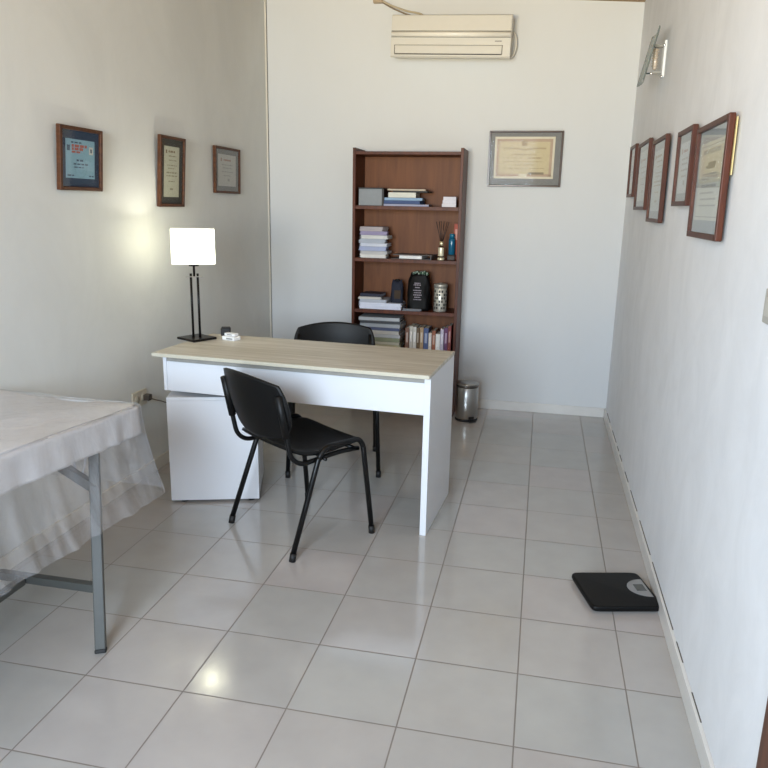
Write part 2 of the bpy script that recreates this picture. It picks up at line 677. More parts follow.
# ------------------------------------------------------------------ desk
DX, DY, DA = -1.801, 0.644, R(-4.0)
desk = thing('desk', 'white desk with pale oak top and solid side panel', 'desk', (DX, DY, 0), DA)
DL, DD = 1.356, 0.575
bx('desktop', (0, 0, 0.740), (DL, DD, 0.758), M['top'], desk, 0.003)
bx('edge_band', (0.002, -0.0015, 0.7415), (DL - 0.002, 0.0, 0.7565), cm((198, 192, 174), 0.4), desk, 0)
bx('side_panel', (DL - 0.030, 0.036, 0.0), (DL - 0.001, DD - 0.006, 0.7395), M['white'], desk, 0.002)
bx('apron', (0.0505, 0.046, 0.566), (DL - 0.029, 0.064, 0.712), M['white'], desk, 0.0015)
bx('apron_rail', (0.0505, 0.050, 0.7125), (DL - 0.029, 0.070, 0.7395), M['rail'], desk, 0.001)
bx('side_rail', (0.032, 0.044, 0.566), (0.0500, DD - 0.03, 0.7395), M['white'], desk, 0.0015)
bx('back_rail', (0.0505, DD - 0.05, 0.60), (DL - 0.029, DD - 0.032, 0.7395), M['white'], desk, 0.0015)

ped = thing('pedestal_cabinet', 'white pedestal cabinet turned askew beneath the desk', 'cabinet', (-1.734, 0.640, 0), R(18.1))
PW, PD, PH = 0.431, 0.40, 0.542
bm = new()
box(bm, (0, 0.0, 0.012), (PW, 0.016, PH - 0.016), 0.0015)
obj('back_panel', bm, M['white'], ped)
bx('top_panel', (0, 0, PH - 0.0155), (PW, PD, PH), M['white'], ped, 0.002)
bx('side_panel', (0, 0.0165, 0.012), (0.016, PD - 0.02, PH - 0.016), M['white'], ped, 0.001)
bx('side_panel', (PW - 0.016, 0.0165, 0.012), (PW, PD - 0.02, PH - 0.016), M['white'], ped, 0.001)
bx('bottom_panel', (0.0165, 0.0165, 0.012), (PW - 0.0165, PD - 0.02, 0.03), M['white'], ped, 0.001)
for k in range(3):
    z0 = 0.016 + k * 0.170
    d = bx('drawer', (0.003, PD - 0.0195, z0), (PW - 0.003, PD, z0 + 0.166), M['white'], ped, 0.002)
    bm = new()
    tube(bm, round_path([(PW / 2 - 0.05, PD, z0 + 0.083), (PW / 2 - 0.05, PD + 0.022, z0 + 0.083),
                         (PW / 2 + 0.05, PD + 0.022, z0 + 0.083), (PW / 2 + 0.05, PD, z0 + 0.083)], 0.01), 0.004)
    obj('handle', bm, M['steel'], d)
for px, py in ((0.06, 0.03), (PW - 0.04, 0.03), (0.06, PD - 0.05), (PW - 0.04, PD - 0.05)):
    bm = new()
    lathe(bm, [(0.018, 0), (0.018, 0.0125)], 16, Matrix.Translation((px, py, 0)))
    obj('glide', bm, M['rubber'], ped)

# ------------------------------------------------------------------ chairs


def sq(u, v, k):
    """square to rounded square"""
    return u * math.sqrt(max(0, 1 - k * v * v / 2)), v * math.sqrt(max(0, 1 - k * u * u / 2))


def seat_pt(u, v):
    a, b = sq(u, v, 0.46)
    x = a * 0.232 * (1.0 + 0.02 * b)
    y = b * 0.208 + 0.012
    z = 0.445 + 0.012 * a * a
    z -= 0.022 * math.exp(-((b + 0.25) / 0.45) ** 2) * (1 - 0.5 * a * a)
    e_ = max(abs(u), abs(v))
    if e_ > 0.86:
        z -= 0.35 * (e_ - 0.86) ** 2
    if b > 0.6:
        z -= 0.11 * (b - 0.6) ** 2
    if b < -0.55:
        z += 0.18 * (-0.55 - b) ** 2
    return x, y, z


def back_pt(u, v):
    a, b = sq(u, v, 0.40 + 0.1 * abs(v) if v > 0 else 0.5 + 0.24 * abs(v))
    x = a * (0.238 + 0.008 * b)
    h = 0.634 + b * 0.136 + (0.012 * (1 - a * a) if b > 0 else 0) * b
    lean = (h - 0.44) * 0.26
    y = -0.208 - lean + 0.052 * a * a - 0.010 * (1 - a * a) + 0.012 * b * b
    return x, y, h


def make_chair(label):
    t = thing('stacking_chair', label, 'chair', group='black stacking chairs at the desk')
    bm = new()
    shell(bm, seat_pt, 34, 32, 0.013)
    obj('seat', bm, M['plastic_b'], t)
    bm = new()
    shell(bm, back_pt, 28, 20, 0.009)
    bk = obj('backrest', bm, M['plastic_b'], t)
    for s in (-1, 1):
        fx, tx = s * 0.249, s * 0.234
        F = (0.0145, 0.0085)
        # front leg, rear leg and the rail over the seat side that joins them
        pts = round_path([(fx, -0.214, 0.014), (tx, -0.062, 0.425), (tx, -0.025, 0.462), (tx, 0.155, 0.462), (tx, 0.180, 0.430), (fx, 0.226, 0.014)], 0.035, 7)
        zi = [k for k, p in enumerate(pts) if p.z < 0.424]
        k0 = max(k for k in zi if pts[k].y < 0.05)
        k1 = min(k for k in zi if pts[k].y > 0.05)
        bm = new()
        tube(bm, pts[:k0 + 1], 0.012, 12, None)
        rl = obj('leg', bm, M['tube_b'], t)
        bm = new()
        tube(bm, pts[k0:k1 + 1], 0.012, 12, None)
        obj('seat_rail', bm, M['tube_b'], t)
        bm = new()
        tube(bm, pts[k1:], 0.012, 12, None)
        fl = obj('leg', bm, M['tube_b'], t)
        for lg, a, b in ((rl, pts[0], pts[1]), (fl, pts[-1], pts[-2])):
            bm = new()
            d = (Vector(b) - Vector(a)).normalized()
            tube(bm, [Vector((a[0], a[1], 0.0)), Vector(a) + d * 0.022], 0.0145, 14)
            obj('foot_cap', bm, M['rubber'], lg)
        # upright that runs under the seat, sweeps round and carries the backrest
        ux = s * 0.214
        up = round_path([(ux, 0.168, 0.412), (ux, 0.06, 0.418), (ux, -0.140, 0.402), (ux, -0.190, 0.440), (ux, -0.203, 0.50), (s * 0.214, -0.244, 0.705)], 0.05, 7)
        bm = new()
        tube(bm, up, 0.0105, 12)
        obj('back_upright', bm, M['tube_b'], t)
        bm = new()
        tube(bm, [(ux, -0.210, 0.535), (ux, -0.2465, 0.715)], 0.0165, 14)
        obj('sleeve', bm, M['plastic_b'], bk)
        bm = new()
        tube(bm, [(ux + s * 0.034, -0.035, 0.412), (ux - s * 0.010, -0.035, 0.412)], 0.007, 10)
        obj('bolt', bm, M['tube_b'], t)
    for y in (-0.03, 0.145):
        bm = new()
        tube(bm, [(-0.214, y, 0.416), (0.214, y, 0.416)], 0.009, 10)
        obj('crossbar', bm, M['tube_b'], t)
    return t


ch = make_chair('black plastic chair in front of the desk, whole seat in view')
ch.location = (-1.027, 0.526, 0)
ch.rotation_euler = (0, 0, R(-36.2))
dup(ch, (-1.116, 1.404, 0), (0, 0, R(195.4)), 'black plastic chair behind the desk, only its curved back rising above')

# ------------------------------------------------------------------ massage table
SL = 0.065           # the table top rises a little towards the camera
TX0, TX1, TY0, TY1 = -2.020, -1.385, -1.95, -0.135


def ztop(y):
    return 0.744 + SL * (TY1 - y)


mt = thing('massage_table', 'grey metal framed massage table covered in white along the wall', 'massage table', ((TX0 + TX1) / 2, (TY0 + TY1) / 2, 0))
MC = Vector(((TX0 + TX1) / 2, (TY0 + TY1) / 2, 0))


def ml(p):
    return Vector(p) - MC


bm = new()
sh = Matrix(((1, 0, 0, 0), (0, 1, 0, 0), (0, -SL, 1, 0), (0, 0, 0, 1)))
hw, hl = (TX1 - TX0) / 2 - 0.030, (TY1 - TY0) / 2 - 0.030
zc = ztop((TY0 + TY1) / 2)
box(bm, (-hw, -hl, zc - 0.088), (hw, hl, zc - 0.010), 0.022, sh, seg=4)
obj('padded_top', bm, M['pad'], mt)
bm = new()
for sx in (-1, 1):
    box(bm, (sx * (hw - 0.03) - 0.015, -hl + 0.04, zc - 0.118), (sx * (hw - 0.03) + 0.015, hl - 0.04, zc - 0.089), 0.002, sh)
for sy in (-1, 1):
    box(bm, (-hw + 0.045, sy * (hl - 0.055) - 0.015, zc - 0.118), (hw - 0.045, sy * (hl - 0.055) + 0.015, zc - 0.089), 0.002, sh)
obj('under_frame', bm, M['grey_paint'], mt)
lf = {}
for key, foot, top in (('fr', (-1.357, -0.547, 0.0), (-1.452, -0.360, 0.645)), ('fl', (-1.995, -0.547, 0.0), (-1.972, -0.360, 0.645)),
                       ('nr', (-1.357, -1.55, 0.0), (-1.452, -1.70, 0.735)), ('nl', (-1.995, -1.55, 0.0), (-1.972, -1.70, 0.735))):
    bm = new()
    f, tp = ml(foot), ml(top)
    d = (tp - f).normalized()
    bar(bm, f + d * 0.012, tp, 0.034, 0.034, 0.003)
    lg = obj('leg', bm, M['grey_paint'], mt)
    bm = new()
    bar(bm, f, f + d * 0.0125, 0.036, 0.036, 0.003)
    obj('foot_cap', bm, M['rubber'], lg)
    lf[key] = (f, d)


def onleg(k, z):
    f, d = lf[k]
    return f + d * (z / d.z)


for a, b in (('fr', 'fl'), ('nr', 'nl')):
    bm = new()
    p, q = onleg(a, 0.200), onleg(b, 0.200)
    bar(bm, p, q, 0.028, 0.028, 0.002)
    obj('crossbar', bm, M['grey_paint'], mt)
bm = new()
bar(bm, ml((-1.662, -0.51, 0.200)), ml((-1.662, -1.575, 0.200)), 0.026, 0.026, 0.002)
obj('stretcher', bm, M['grey_paint'], mt)
for k, dx in (('fr', -0.19), ('fl', 0.19), ('nr', -0.19), ('nl', 0.19)):
    p = onleg(k, 0.515)
    q = p + Vector((dx, -0.05 if k[0] == 'f' else 0.05, 0.145))
    if k[0] == 'n':
        q.z += 0.07
    bm = new()
    bar(bm, p, q, 0.030, 0.030, 0.002)
    obj('brace', bm, M['grey_paint'], mt)
# pale cord loop hanging by the far leg
bm = new()
c0 = ml((-1.50, -0.385, 0.655))
tube(bm, smooth_path([c0 + Vector(p) for p in ((0, 0, 0), (-0.012, -0.004, -0.05), (0.004, -0.008, -0.098), (0.022, -0.006, -0.09), (0.03, 0, -0.04), (0.032, 0, 0.0))], 5), 0.0035, 8)
obj('cord_loop', bm, M['paper'], mt)


def drape(name, label, cat, mt_, hang_end, hang_side, off, flare, pleat, nperim, seed, th, group=None, lump=0.004):
    """cloth over the table top: a rounded rectangle of rings from the middle out, then a skirt"""
    rnd = random.Random(seed)
    a, b = (TX1 - TX0) / 2 - 0.006 + off, (TY1 - TY0) / 2 - 0.004 + off
    rc = 0.045
    per = []
    # perimeter points with outward direction
    segs = [((a, -b + rc), (a, b - rc)), ((a - rc, b), (-a + rc, b)), ((-a, b - rc), (-a, -b + rc)), ((-a + rc, -b), (a - rc, -b))]
    cor = [(a - rc, b - rc, 0), (-a + rc, b - rc, PI / 2), (-a + rc, -b + rc, PI), (a - rc, -b + rc, 1.5 * PI)]
    dirs = [(1, 0), (0, 1), (-1, 0), (0, -1)]
    for s in range(4):
        (x0, y0), (x1, y1) = segs[s]
        L = math.hypot(x1 - x0, y1 - y0)
        n = max(6, int(L / nperim))
        for k in range(n + 1):
            t = k / n
            per.append((x0 + (x1 - x0) * t, y0 + (y1 - y0) * t, dirs[s][0], dirs[s][1]))
        cx, cy, an = cor[s]
        for k in range(1, 8):
            t = an + PI / 2 * k / 8
            per.append((cx + rc * math.cos(t), cy + rc * math.sin(t), math.cos(t), math.sin(t)))
    ph = [rnd.uniform(0, 6.28) for _ in range(8)]
    fr = [rnd.uniform(0.7, 1.4) for _ in range(8)]

    def wav(s):
        return (math.sin(s * 34 * fr[0] + ph[0]) * 0.5 + math.sin(s * 57 * fr[1] + ph[1]) * 0.35 + math.sin(s * 17 * fr[2] + ph[2]) * 0.5
                + math.sin(s * 93 * fr[3] + ph[3]) * 0.22)
    bm = new()
    rings = []
    # top rings, from near the middle outwards
    for f in (0.0, 0.15, 0.3, 0.45, 0.58, 0.7, 0.8, 0.88, 0.94, 0.975):
        ring = []
        for (x, y, nx, ny) in per:
            X, Y = x * f, y * (0.35 * f + 0.65 * f) if f else 0
            if abs(x) < abs(y):     # keep rings close to rectangles inset equally
                pass
            ins = (1 - f) * a
            X = x - nx * ins * (1 if nx else 0) if abs(nx) > 0.01 and abs(ny) < 0.01 else None
            if X is None:
                X = x * f
            Y = y - (b - max(b - ins, 0)) * (1 if y > 0 else -1) * min(1, abs(y) / b)
            X = x * f
            z = 0.010 * max(0.0, -X / a) * f + lump * (math.sin(X * 13 + ph[4]) * math.sin(Y * 9 + ph[5]) + 0.6 * math.sin(X * 31 + Y * 17 + ph[6]) * f)
            ring.append(Vector((X, Y, z - 0.004 * f ** 6)))
        rings.append(ring)
    # rounded edge and skirt
    dist = 0.0
    arc = [0.0]
    for k in range(1, len(per)):
        dist += math.hypot(per[k][0] - per[k - 1][0], per[k][1] - per[k - 1][1])
        arc.append(dist)
    NS = 14
    for j in range(NS + 1):
        t = j / NS
        ring = []
        for k, (x, y, nx, ny) in enumerate(per):
            he = hang_end if ny > 0.5 else hang_side
            if nx > 0.02 and ny > 0.02:
                m_ = ny ** 2
                he = hang_end * m_ + hang_side * (1 - m_)
            wv = wav(arc[k])
            h = he * (1 + 0.05 * wv * pleat / 0.012 * 0.3)
            if j <= 3:
                q = j / 3 * PI / 2
                o_ = -0.012 * (1 - math.sin(q))
                z = -0.012 * (1 - math.cos(q)) - 0.003
            else:
                tt = (j - 3) / (NS - 3)
                o_ = flare * tt ** 1.4 + pleat * wv * tt ** 0.7
                z = -0.015 - h * tt
            if nx < -0.5:
                o_ = min(o_, 0.003)
            ring.append(Vector((x + nx * o_, y + ny * o_, z)))
        rings.append(ring)
    rings = rings[1:]
    # to world height on the sloping top
    for ring in rings:
        for p in ring:
            p.z += zc + off - SL * p.y
    ring_tube(bm, rings, caps=False)
    bm.verts.ensure_lookup_table()
    n = len(per)
    f = bm.faces.new([bm.verts[k] for k in range(n)])
    bmesh.ops.triangulate(bm, faces=[f])
    bmesh.ops.recalc_face_normals(bm, faces=bm.faces)
    for f in bm.faces:
        f.smooth = True
    o = obj(name, bm, mt_, recalc=False)
    o.location = MC
    if th:
        sm = o.modifiers.new('thickness', 'SOLIDIFY')
        sm.thickness = th
        sm.offset = -1
    tag(o, label, cat, group)
    return o


drape('bed_sheet', 'white cloth sheet fitted over the massage table top', 'sheet', M['sheet'], 0.082, 0.092, 0.0, 0.004, 0.0045, 0.012, 5, 0.0025)
drape('plastic_sheet', 'clear plastic cover hanging loose over the white sheet', 'plastic sheet', M['clear'], 0.335, 0.325, 0.007, 0.070, 0.005, 0.012, 12, 0.0, lump=0.0025)

# ------------------------------------------------------------------ table lamp
LX, LY = -1.757, 1.032
lamp = thing('table_lamp', 'lit table lamp with white shade and twin black rods', 'lamp', (LX, LY, 0.7585))
bm = new()
box(bm, (-0.074, -0.072, 0), (0.074, 0.072, 0.012), 0.003, Matrix.Rotation(R(-27), 4, 'Z'))
obj('base', bm, M['lamp_m'], lamp)
ax = Vector((math.cos(R(26.7)), math.sin(R(26.7)), 0))
for s in (-1, 1):
    bm = new()
    tube(bm, [ax * s * 0.017 + Vector((0, 0, 0.0115)), ax * s * 0.017 + Vector((0, 0, 0.342))], 0.0062, 12)
    obj('rod', bm, M['lamp_m'], lamp)
bm = new()
box(bm, (-0.043, -0.012, 0.324), (0.043, 0.012, 0.329), 0.001, Matrix.Rotation(R(26.7), 4, 'Z'))
obj('cross_plate', bm, M['chrome'], lamp)
bm = new()
lathe(bm, [(0.006, 0.329), (0.006, 0.378), (0.026, 0.380), (0.026, 0.388), (0.014, 0.39), (0.014, 0.44)], 20)
obj('socket_stem', bm, M['lamp_m'], lamp)
bm = new()
out_ = supere(0.109, 0.066, 5.0, 56)
rings = []
for z, k in ((0.392, 1.0), (0.45, 0.995), (0.51, 0.99), (0.568, 0.985)):
    rings.append([Vector((x * k, y * k, z)) for x, y in out_])
ring_tube(bm, rings, caps=False)
bmesh.ops.transform(bm, matrix=Matrix.Rotation(R(26.7), 4, 'Z'), verts=bm.verts)
sh_ = obj('lamp_shade', bm, M['shade'], lamp)
bm = new()
lathe(bm, [(0.001, 0.44), (0.012, 0.442), (0.016, 0.455), (0.028, 0.480), (0.029, 0.498), (0.02, 0.515), (0.001, 0.522)], 20)
bm_m, bnt, bb = nodes('bulb_glass')
bb.inputs['Emission Color'].default_value = (1, 0.98, 0.86, 1)
bb.inputs['Emission Strength'].default_value = 8
obj('bulb', bm, bm_m, lamp)
ld = bpy.data.lights.new('lamp_glow', 'POINT')
ld.energy = 6.5
ld.color = (1.0, 0.97, 0.78)
ld.shadow_soft_size = 0.03
lo = bpy.data.objects.new('lamp_glow', ld)
COL.objects.link(lo)
lo.location = (LX, LY, 0.7585 + 0.49)
lo.location.z = 0.7585 + 0.512

# small things on the desk
t = thing('charger_block', 'small black block at the far desk edge behind the white box', 'charger', (-1.660, 1.180, 0.7585), R(20))
bx('block', (-0.026, -0.018, 0), (0.026, 0.018, 0.042), M['black'], t, 0.004)
bx('cap', (-0.022, -0.014, 0.0425), (0.022, 0.014, 0.047), cm((34, 34, 36), 0.4), t, 0.002)
t = thing('card_box', 'small white box with grey marks lying on the desk', 'box', (-1.580, 1.070, 0.7585), R(-18))
bx('tray', (-0.042, -0.026, 0), (0.042, 0.026, 0.020), M['whiter'], t, 0.003)
bx('lid', (-0.040, -0.010, 0.0205), (0.030, 0.024, 0.034), M['whiter'], t, 0.003)
bm = new()
box(bm, (-0.012, -0.0268, 0.005), (0.030, -0.0262, 0.013))
box(bm, (-0.02, -0.0108, 0.025), (0.012, -0.0102, 0.030))
obj('marking', bm, cm((150, 150, 148), 0.6), t)

# ------------------------------------------------------------------ bookcase
BX0, BX1, BY0, BY1, BZ = -1.316, -0.563, 2.548, 2.826, 1.822
bc = thing('bookcase', 'tall reddish brown bookcase with open shelves behind the desk', 'bookcase', (BX0, BY0, 0))
bw, bd = BX1 - BX0, BY1 - BY0
PT = 0.020
bx('side_panel', (0, 0, 0), (PT, bd, BZ + 0.014), M['bc'], bc, 0.0015)
bx('side_panel', (bw - PT, 0, 0), (bw, bd, BZ + 0.014), M['bc'], bc, 0.0015)
bx('back_panel', (PT, bd - 0.008, 0.07), (bw - PT, bd, BZ - 0.010), M['bcb'], bc, 0)
bx('top_panel', (PT + 0.0002, 0.004, 1.792), (bw - PT - 0.0002, bd - 0.009, 1.812), M['bc'], bc, 0.001)
SHELF = (1.456, 1.100, 0.742, 0.385, 0.075)
for z in SHELF:
    bx('shelf', (PT + 0.0002, 0.004, z - 0.024), (bw - PT - 0.0002, bd - 0.009, z), M['bc'], bc, 0.001)
bx('plinth', (PT + 0.0002, 0.02, 0), (bw - PT - 0.0002, 0.036, 0.0505), M['bc'], bc, 0.001)
GAP = 0.0006


def book(name, label, cat, loc, size, colours, rz=0.0, group=None, lie=True, lean=0.0):
    """a bound book: cover wrapped round a block of pages. lying: size = (width x, depth y, thickness); upright: (thickness, depth, height)"""
    t = thing(name, label, cat, loc, rz, group)
    if lean:
        t.rotation_euler = (0, lean, rz)
    sx, sy, sz = size
    cov, pg = colours
    bm = new()
    c = 0.0018
    if lie:   # spine towards the room (-y)
        box(bm, (-sx / 2, 0, 0), (sx / 2, sy, c), 0.0004)
        box(bm, (-sx / 2, 0, sz - c), (sx / 2, sy, sz), 0.0004)
        box(bm, (-sx / 2, 0, c), (sx / 2, c, sz - c))
        obj('cover', bm, cm(cov), t)
        bx('pages', (-sx / 2 + 0.003, c + 0.0003, c + 0.0003), (sx / 2 - 0.003, sy - 0.004, sz - c - 0.0003), cm(pg, 0.8), t, 0)
    else:
        box(bm, (0, 0, 0), (c, sy, sz), 0.0004)
        box(bm, (sx - c, 0, 0), (sx, sy, sz), 0.0004)
        box(bm, (c, 0, 0), (sx - c, c, sz))
        obj('cover', bm, cm(cov), t)
        bx('pages', (c + 0.0003, c + 0.0003, 0.002), (sx - c - 0.0003, sy - 0.004, sz - 0.003), cm(pg, 0.8), t, 0)
        bm = new()
        box(bm, (sx * 0.25, -0.0006, sz * 0.55), (sx * 0.75, -0.0001, sz * 0.85))
        obj('spine_title', bm, cm(tuple(int(255 - (255 - q) * 0.55) for q in cov)), t)
    return t


def sheaf(name, label, cat, loc, size, col, rz, group, seed):
    """loose bundle of papers: uneven sheets held together"""
    rnd = random.Random(seed)
    bm = new()
    n = max(3, int(size[2] / 0.004))
    for k in range(n):
        z0 = size[2] * k / n
        z1 = size[2] * (k + 1) / n
        ox, oy, a = rnd.uniform(-.006, .006), rnd.uniform(-.004, .004), rnd.uniform(-.03, .03)
        box(bm, (-size[0] / 2, 0, z0), (size[0] / 2, size[1], z1), 0, Matrix.Translation((ox, oy, 0)) @ Matrix.Rotation(a, 4, 'Z'))
    o = obj(name, bm, cm(col, 0.75))
    o.location = loc
    o.rotation_euler = (0, 0, rz)
    return tag(o, label, cat, group)


ZS = [z + GAP for z in SHELF]
FY = BY0 + 0.03
# --- top shelf
t = thing('file_box', 'grey box file standing at the left end of the top shelf', 'box', (-1.280, FY, ZS[0]))
bx('box', (0, 0, 0), (0.165, 0.20, 0.112), cm((128, 133, 138)), t, 0.003)
bx('lid', (-0.002, -0.002, 0.1125), (0.168, 0.202, 0.119), cm((40, 40, 42)), t, 0.001)
bx('edge_strip', (0.1655, 0.0, 0.002), (0.178, 0.19, 0.112), cm((30, 30, 32)), t, 0.001)
zz = ZS[0]
for nm, lb, w, h, c, pg, dx, rz in (
        ('folder', 'thin lilac folder at the bottom of the lying pile, top shelf', 0.31, 0.013, (150, 152, 178), (190, 190, 196), 0.0, 2),
        ('folder', 'deep blue folder near the bottom of the top shelf pile', 0.25, 0.022, (34, 62, 112), (60, 90, 140), -0.030, -2),
        ('folder', 'pale blue folder under the white book, top shelf', 0.26, 0.018, (128, 158, 188), (190, 204, 214), -0.020, 3),
        ('book', 'thick white book lying in the top shelf pile', 0.19, 0.034, (206, 206, 196), (222, 220, 210), -0.030, 0),
        ('folder', 'black folder beneath the topmost of the top shelf pile', 0.24, 0.010, (36, 32, 32), (80, 76, 72), 0.025, -3),
        ('folder', 'beige folder topmost on the top shelf pile', 0.26, 0.010, (186, 172, 152), (206, 200, 190), 0.0, 2)):
    book(nm, lb, 'folder' if nm == 'folder' else 'book', (-0.945 + dx, FY - 0.005, zz), (w, 0.19, h), (c, pg), R(rz), 'folders and book lying on the top shelf')
    zz += h + 0.0012
t = thing('card_stack', 'stack of white cards at the right end of the top shelf', 'cards', (-0.655, FY, ZS[0]))
for k in range(3):
    bx('cards', (-0.045 + 0.004 * k, 0, 0.0225 * k), (0.05, 0.06, 0.0225 * k + 0.022), cm((214 - 3 * k, 212 - 3 * k, 220 - 2 * k)), t, 0.001)
# --- second shelf
zz = ZS[1]
PAP = [(0.195, 0.024, (214, 212, 208), 0.0, 2, 'white papers at the bottom of the messy left pile'),
       (0.205, 0.022, (188, 186, 186), 0.006, -5, 'grey papers second from the bottom of the messy pile'),
       (0.200, 0.030, (164, 172, 200), -0.004, 4, 'bluish papers third from the bottom of the messy pile'),
       (0.205, 0.022, (200, 204, 216), 0.004, -3, 'pale papers midway up the messy pile'),
       (0.195, 0.028, (170, 176, 188), -0.006, 6, 'grey blue papers in the upper half of the messy pile'),
       (0.205, 0.024, (206, 206, 204), 0.006, -6, 'off white papers near the top of the messy pile'),
       (0.200, 0.026, (150, 142, 172), 0.002, 7, 'lilac papers second from the top of the messy pile'),
       (0.180, 0.030, (172, 164, 168), -0.012, -9, 'crumpled pinkish papers topmost on the messy pile')]
for k, (w, h, c, dx, rz, lb) in enumerate(PAP):
    sheaf('paper_bundle', lb + ', second shelf', 'papers', (-1.174 + dx, FY + 0.004, zz), (w - 0.012, 0.115, h), c, R(rz * 0.8), 'paper bundles in the messy pile on the second shelf', k)
    zz += h + 0.001
t = thing('ring_binder', 'grey binder lying flat with white pages, second shelf', 'binder', (-0.900, FY, ZS[1]), R(-4))
bx('bottom_cover', (-0.145, 0, 0), (0.135, 0.20, 0.003), cm((92, 90, 92)), t, 0.0005)
bx('pages', (-0.085, -0.006, 0.0032), (0.075, 0.18, 0.024), cm((222, 222, 222)), t, 0.001)
bx('top_cover', (-0.140, 0.03, 0.0243), (0.140, 0.20, 0.028), cm((104, 102, 104)), t, 0.0005)
bx('spine', (0.1352, 0.0, 0), (0.140, 0.20, 0.024), cm((92, 90, 92)), t, 0.0005)
# reed diffuser
t = thing('reed_diffuser', 'reed diffuser bottle with dark sticks on the second shelf', 'diffuser', (-0.696, FY + 0.02, ZS[1]))
bm = new()
lathe(bm, [(0.024, 0), (0.025, 0.004), (0.025, 0.014), (0.0195, 0.018)], 28)
obj('base', bm, cm((226, 218, 190), 0.3, 0.4), t)
bm = new()
lathe(bm, [(0.0195, 0.0182), (0.021, 0.024), (0.021, 0.078), (0.018, 0.090), (0.010, 0.094), (0.010, 0.100)], 28)
bo = obj('bottle', bm, cm((60, 46, 34), 0.12), t)
bm = new()
lathe(bm, [(0.0215, 0.028), (0.0217, 0.029), (0.0217, 0.084), (0.0215, 0.085)], 28)
for f in list(bm.faces):
    c = f.calc_center_median()
    if not (c.y < -0.010):
        bm.faces.remove(f)
obj('front_highlight', bm, cm((214, 206, 180), 0.3, 0.3), bo)  # pale front strip paints the highlight onto the dark bottle
bm = new()
lathe(bm, [(0.012, 0.1003), (0.014, 0.103), (0.014, 0.124), (0.010, 0.127)], 24)
obj('collar', bm, cm((224, 210, 170), 0.2, 0.6), t)
for k, (dx, dy) in enumerate(((-0.040, 0.0), (-0.022, 0.012), (-0.006, -0.010), (0.012, 0.010), (0.034, -0.004), (0.046, 0.008))):
    bm = new()
    tube(bm, [(dx * 0.06, dy * 0.06, 0.110), (dx, dy, 0.262 - 0.1 * abs(dx))], 0.0024, 6)
    obj('reed', bm, cm((44, 28, 22)), t)
t = thing('spray_bottle', 'small blue bottle on a dark box beside the reed diffuser', 'bottle', (-0.630, FY + 0.07, ZS[1] + 0.0365))
bm = new()
lathe(bm, [(0.020, 0), (0.023, 0.004), (0.023, 0.10), (0.018, 0.115)], 24)
obj('body', bm, cm((26, 96, 128), 0.15), t)
bm = new()
lathe(bm, [(0.0175, 0.1153), (0.0175, 0.138), (0.013, 0.142)], 24)
obj('cap', bm, cm((30, 110, 140), 0.2), t)
bk = book('notebook', 'orange red notebook standing behind the small blue bottle', 'notebook', (-0.622, FY + 0.105, ZS[1]), (0.030, 0.11, 0.245), ((168, 62, 34), (214, 206, 196)), 0, None, False)
t = thing('dark_box', 'small dark box under the blue bottle, second shelf', 'box', (-0.630, FY + 0.07, ZS[1]))
bx('box', (-0.026, -0.028, 0), (0.026, 0.028, 0.030), cm((40, 26, 22)), t, 0.002)
bx('lid', (-0.0265, -0.0285, 0.0303), (0.0265, 0.0285, 0.036), cm((34, 22, 20)), t, 0.002)
# --- third shelf
zz = ZS[2]
for k, (w, h, c, dx, rz, lb) in enumerate(((0.300, 0.044, (212, 214, 226), -1.115, 1, 'thick ream of white papers at the bottom, third shelf'),
                                           (0.195, 0.022, (176, 180, 190), -1.168, -2, 'grey papers lying on the white ream, third shelf'),
                                           (0.160, 0.016, (196, 190, 184), -1.190, 5, 'small beige papers upon the grey papers, third shelf'))):
    sheaf('paper_bundle', lb, 'papers', (dx, FY, zz), (w, 0.19, h), c, R(rz), 'papers piled on the third shelf', 30 + k)
    zz += h + 0.001
t = book('notebook', 'dark navy notebook topmost on the third shelf papers', 'notebook', (-1.190, FY + 0.01, zz), (0.15, 0.14, 0.022), ((30, 32, 54), (140, 140, 150)), R(-6))
# dark blue pouch behind the papers
def sack(name, label, cat, loc, w, d, h, m, rz=0.0, seed=1, top=None):
    rnd = random.Random(seed)
    t = thing(name, label, cat, loc, rz)
    bm = new()
    rings = []
    N = 40
    for i in range(15):
        f = i / 14
        k = 1.0 - 0.05 * f - 0.20 * max(0, f - 0.82) / 0.18 + 0.03 * math.sin(f * 5.0)
        dk = 1.0 - 0.6 * max(0, f - 0.45) / 0.55
        ring = []
        for j in range(N):
            x, y = supere(w / 2, d / 2, 3.2, N)[j]
            wob = 1 + 0.035 * math.sin(j * 5 * 2 * PI / N + 7 * f + seed) + 0.02 * math.sin(j * 9 * 2 * PI / N - 11 * f)
            ring.append(Vector((x * k * wob, y * dk * wob, h * f + (0.010 * math.sin(j * 3 * 2 * PI / N + seed) * f if i == 14 else 0))))
        rings.append(ring)
    ring_tube(bm, rings)
    return t, obj('pouch', bm, m, t)


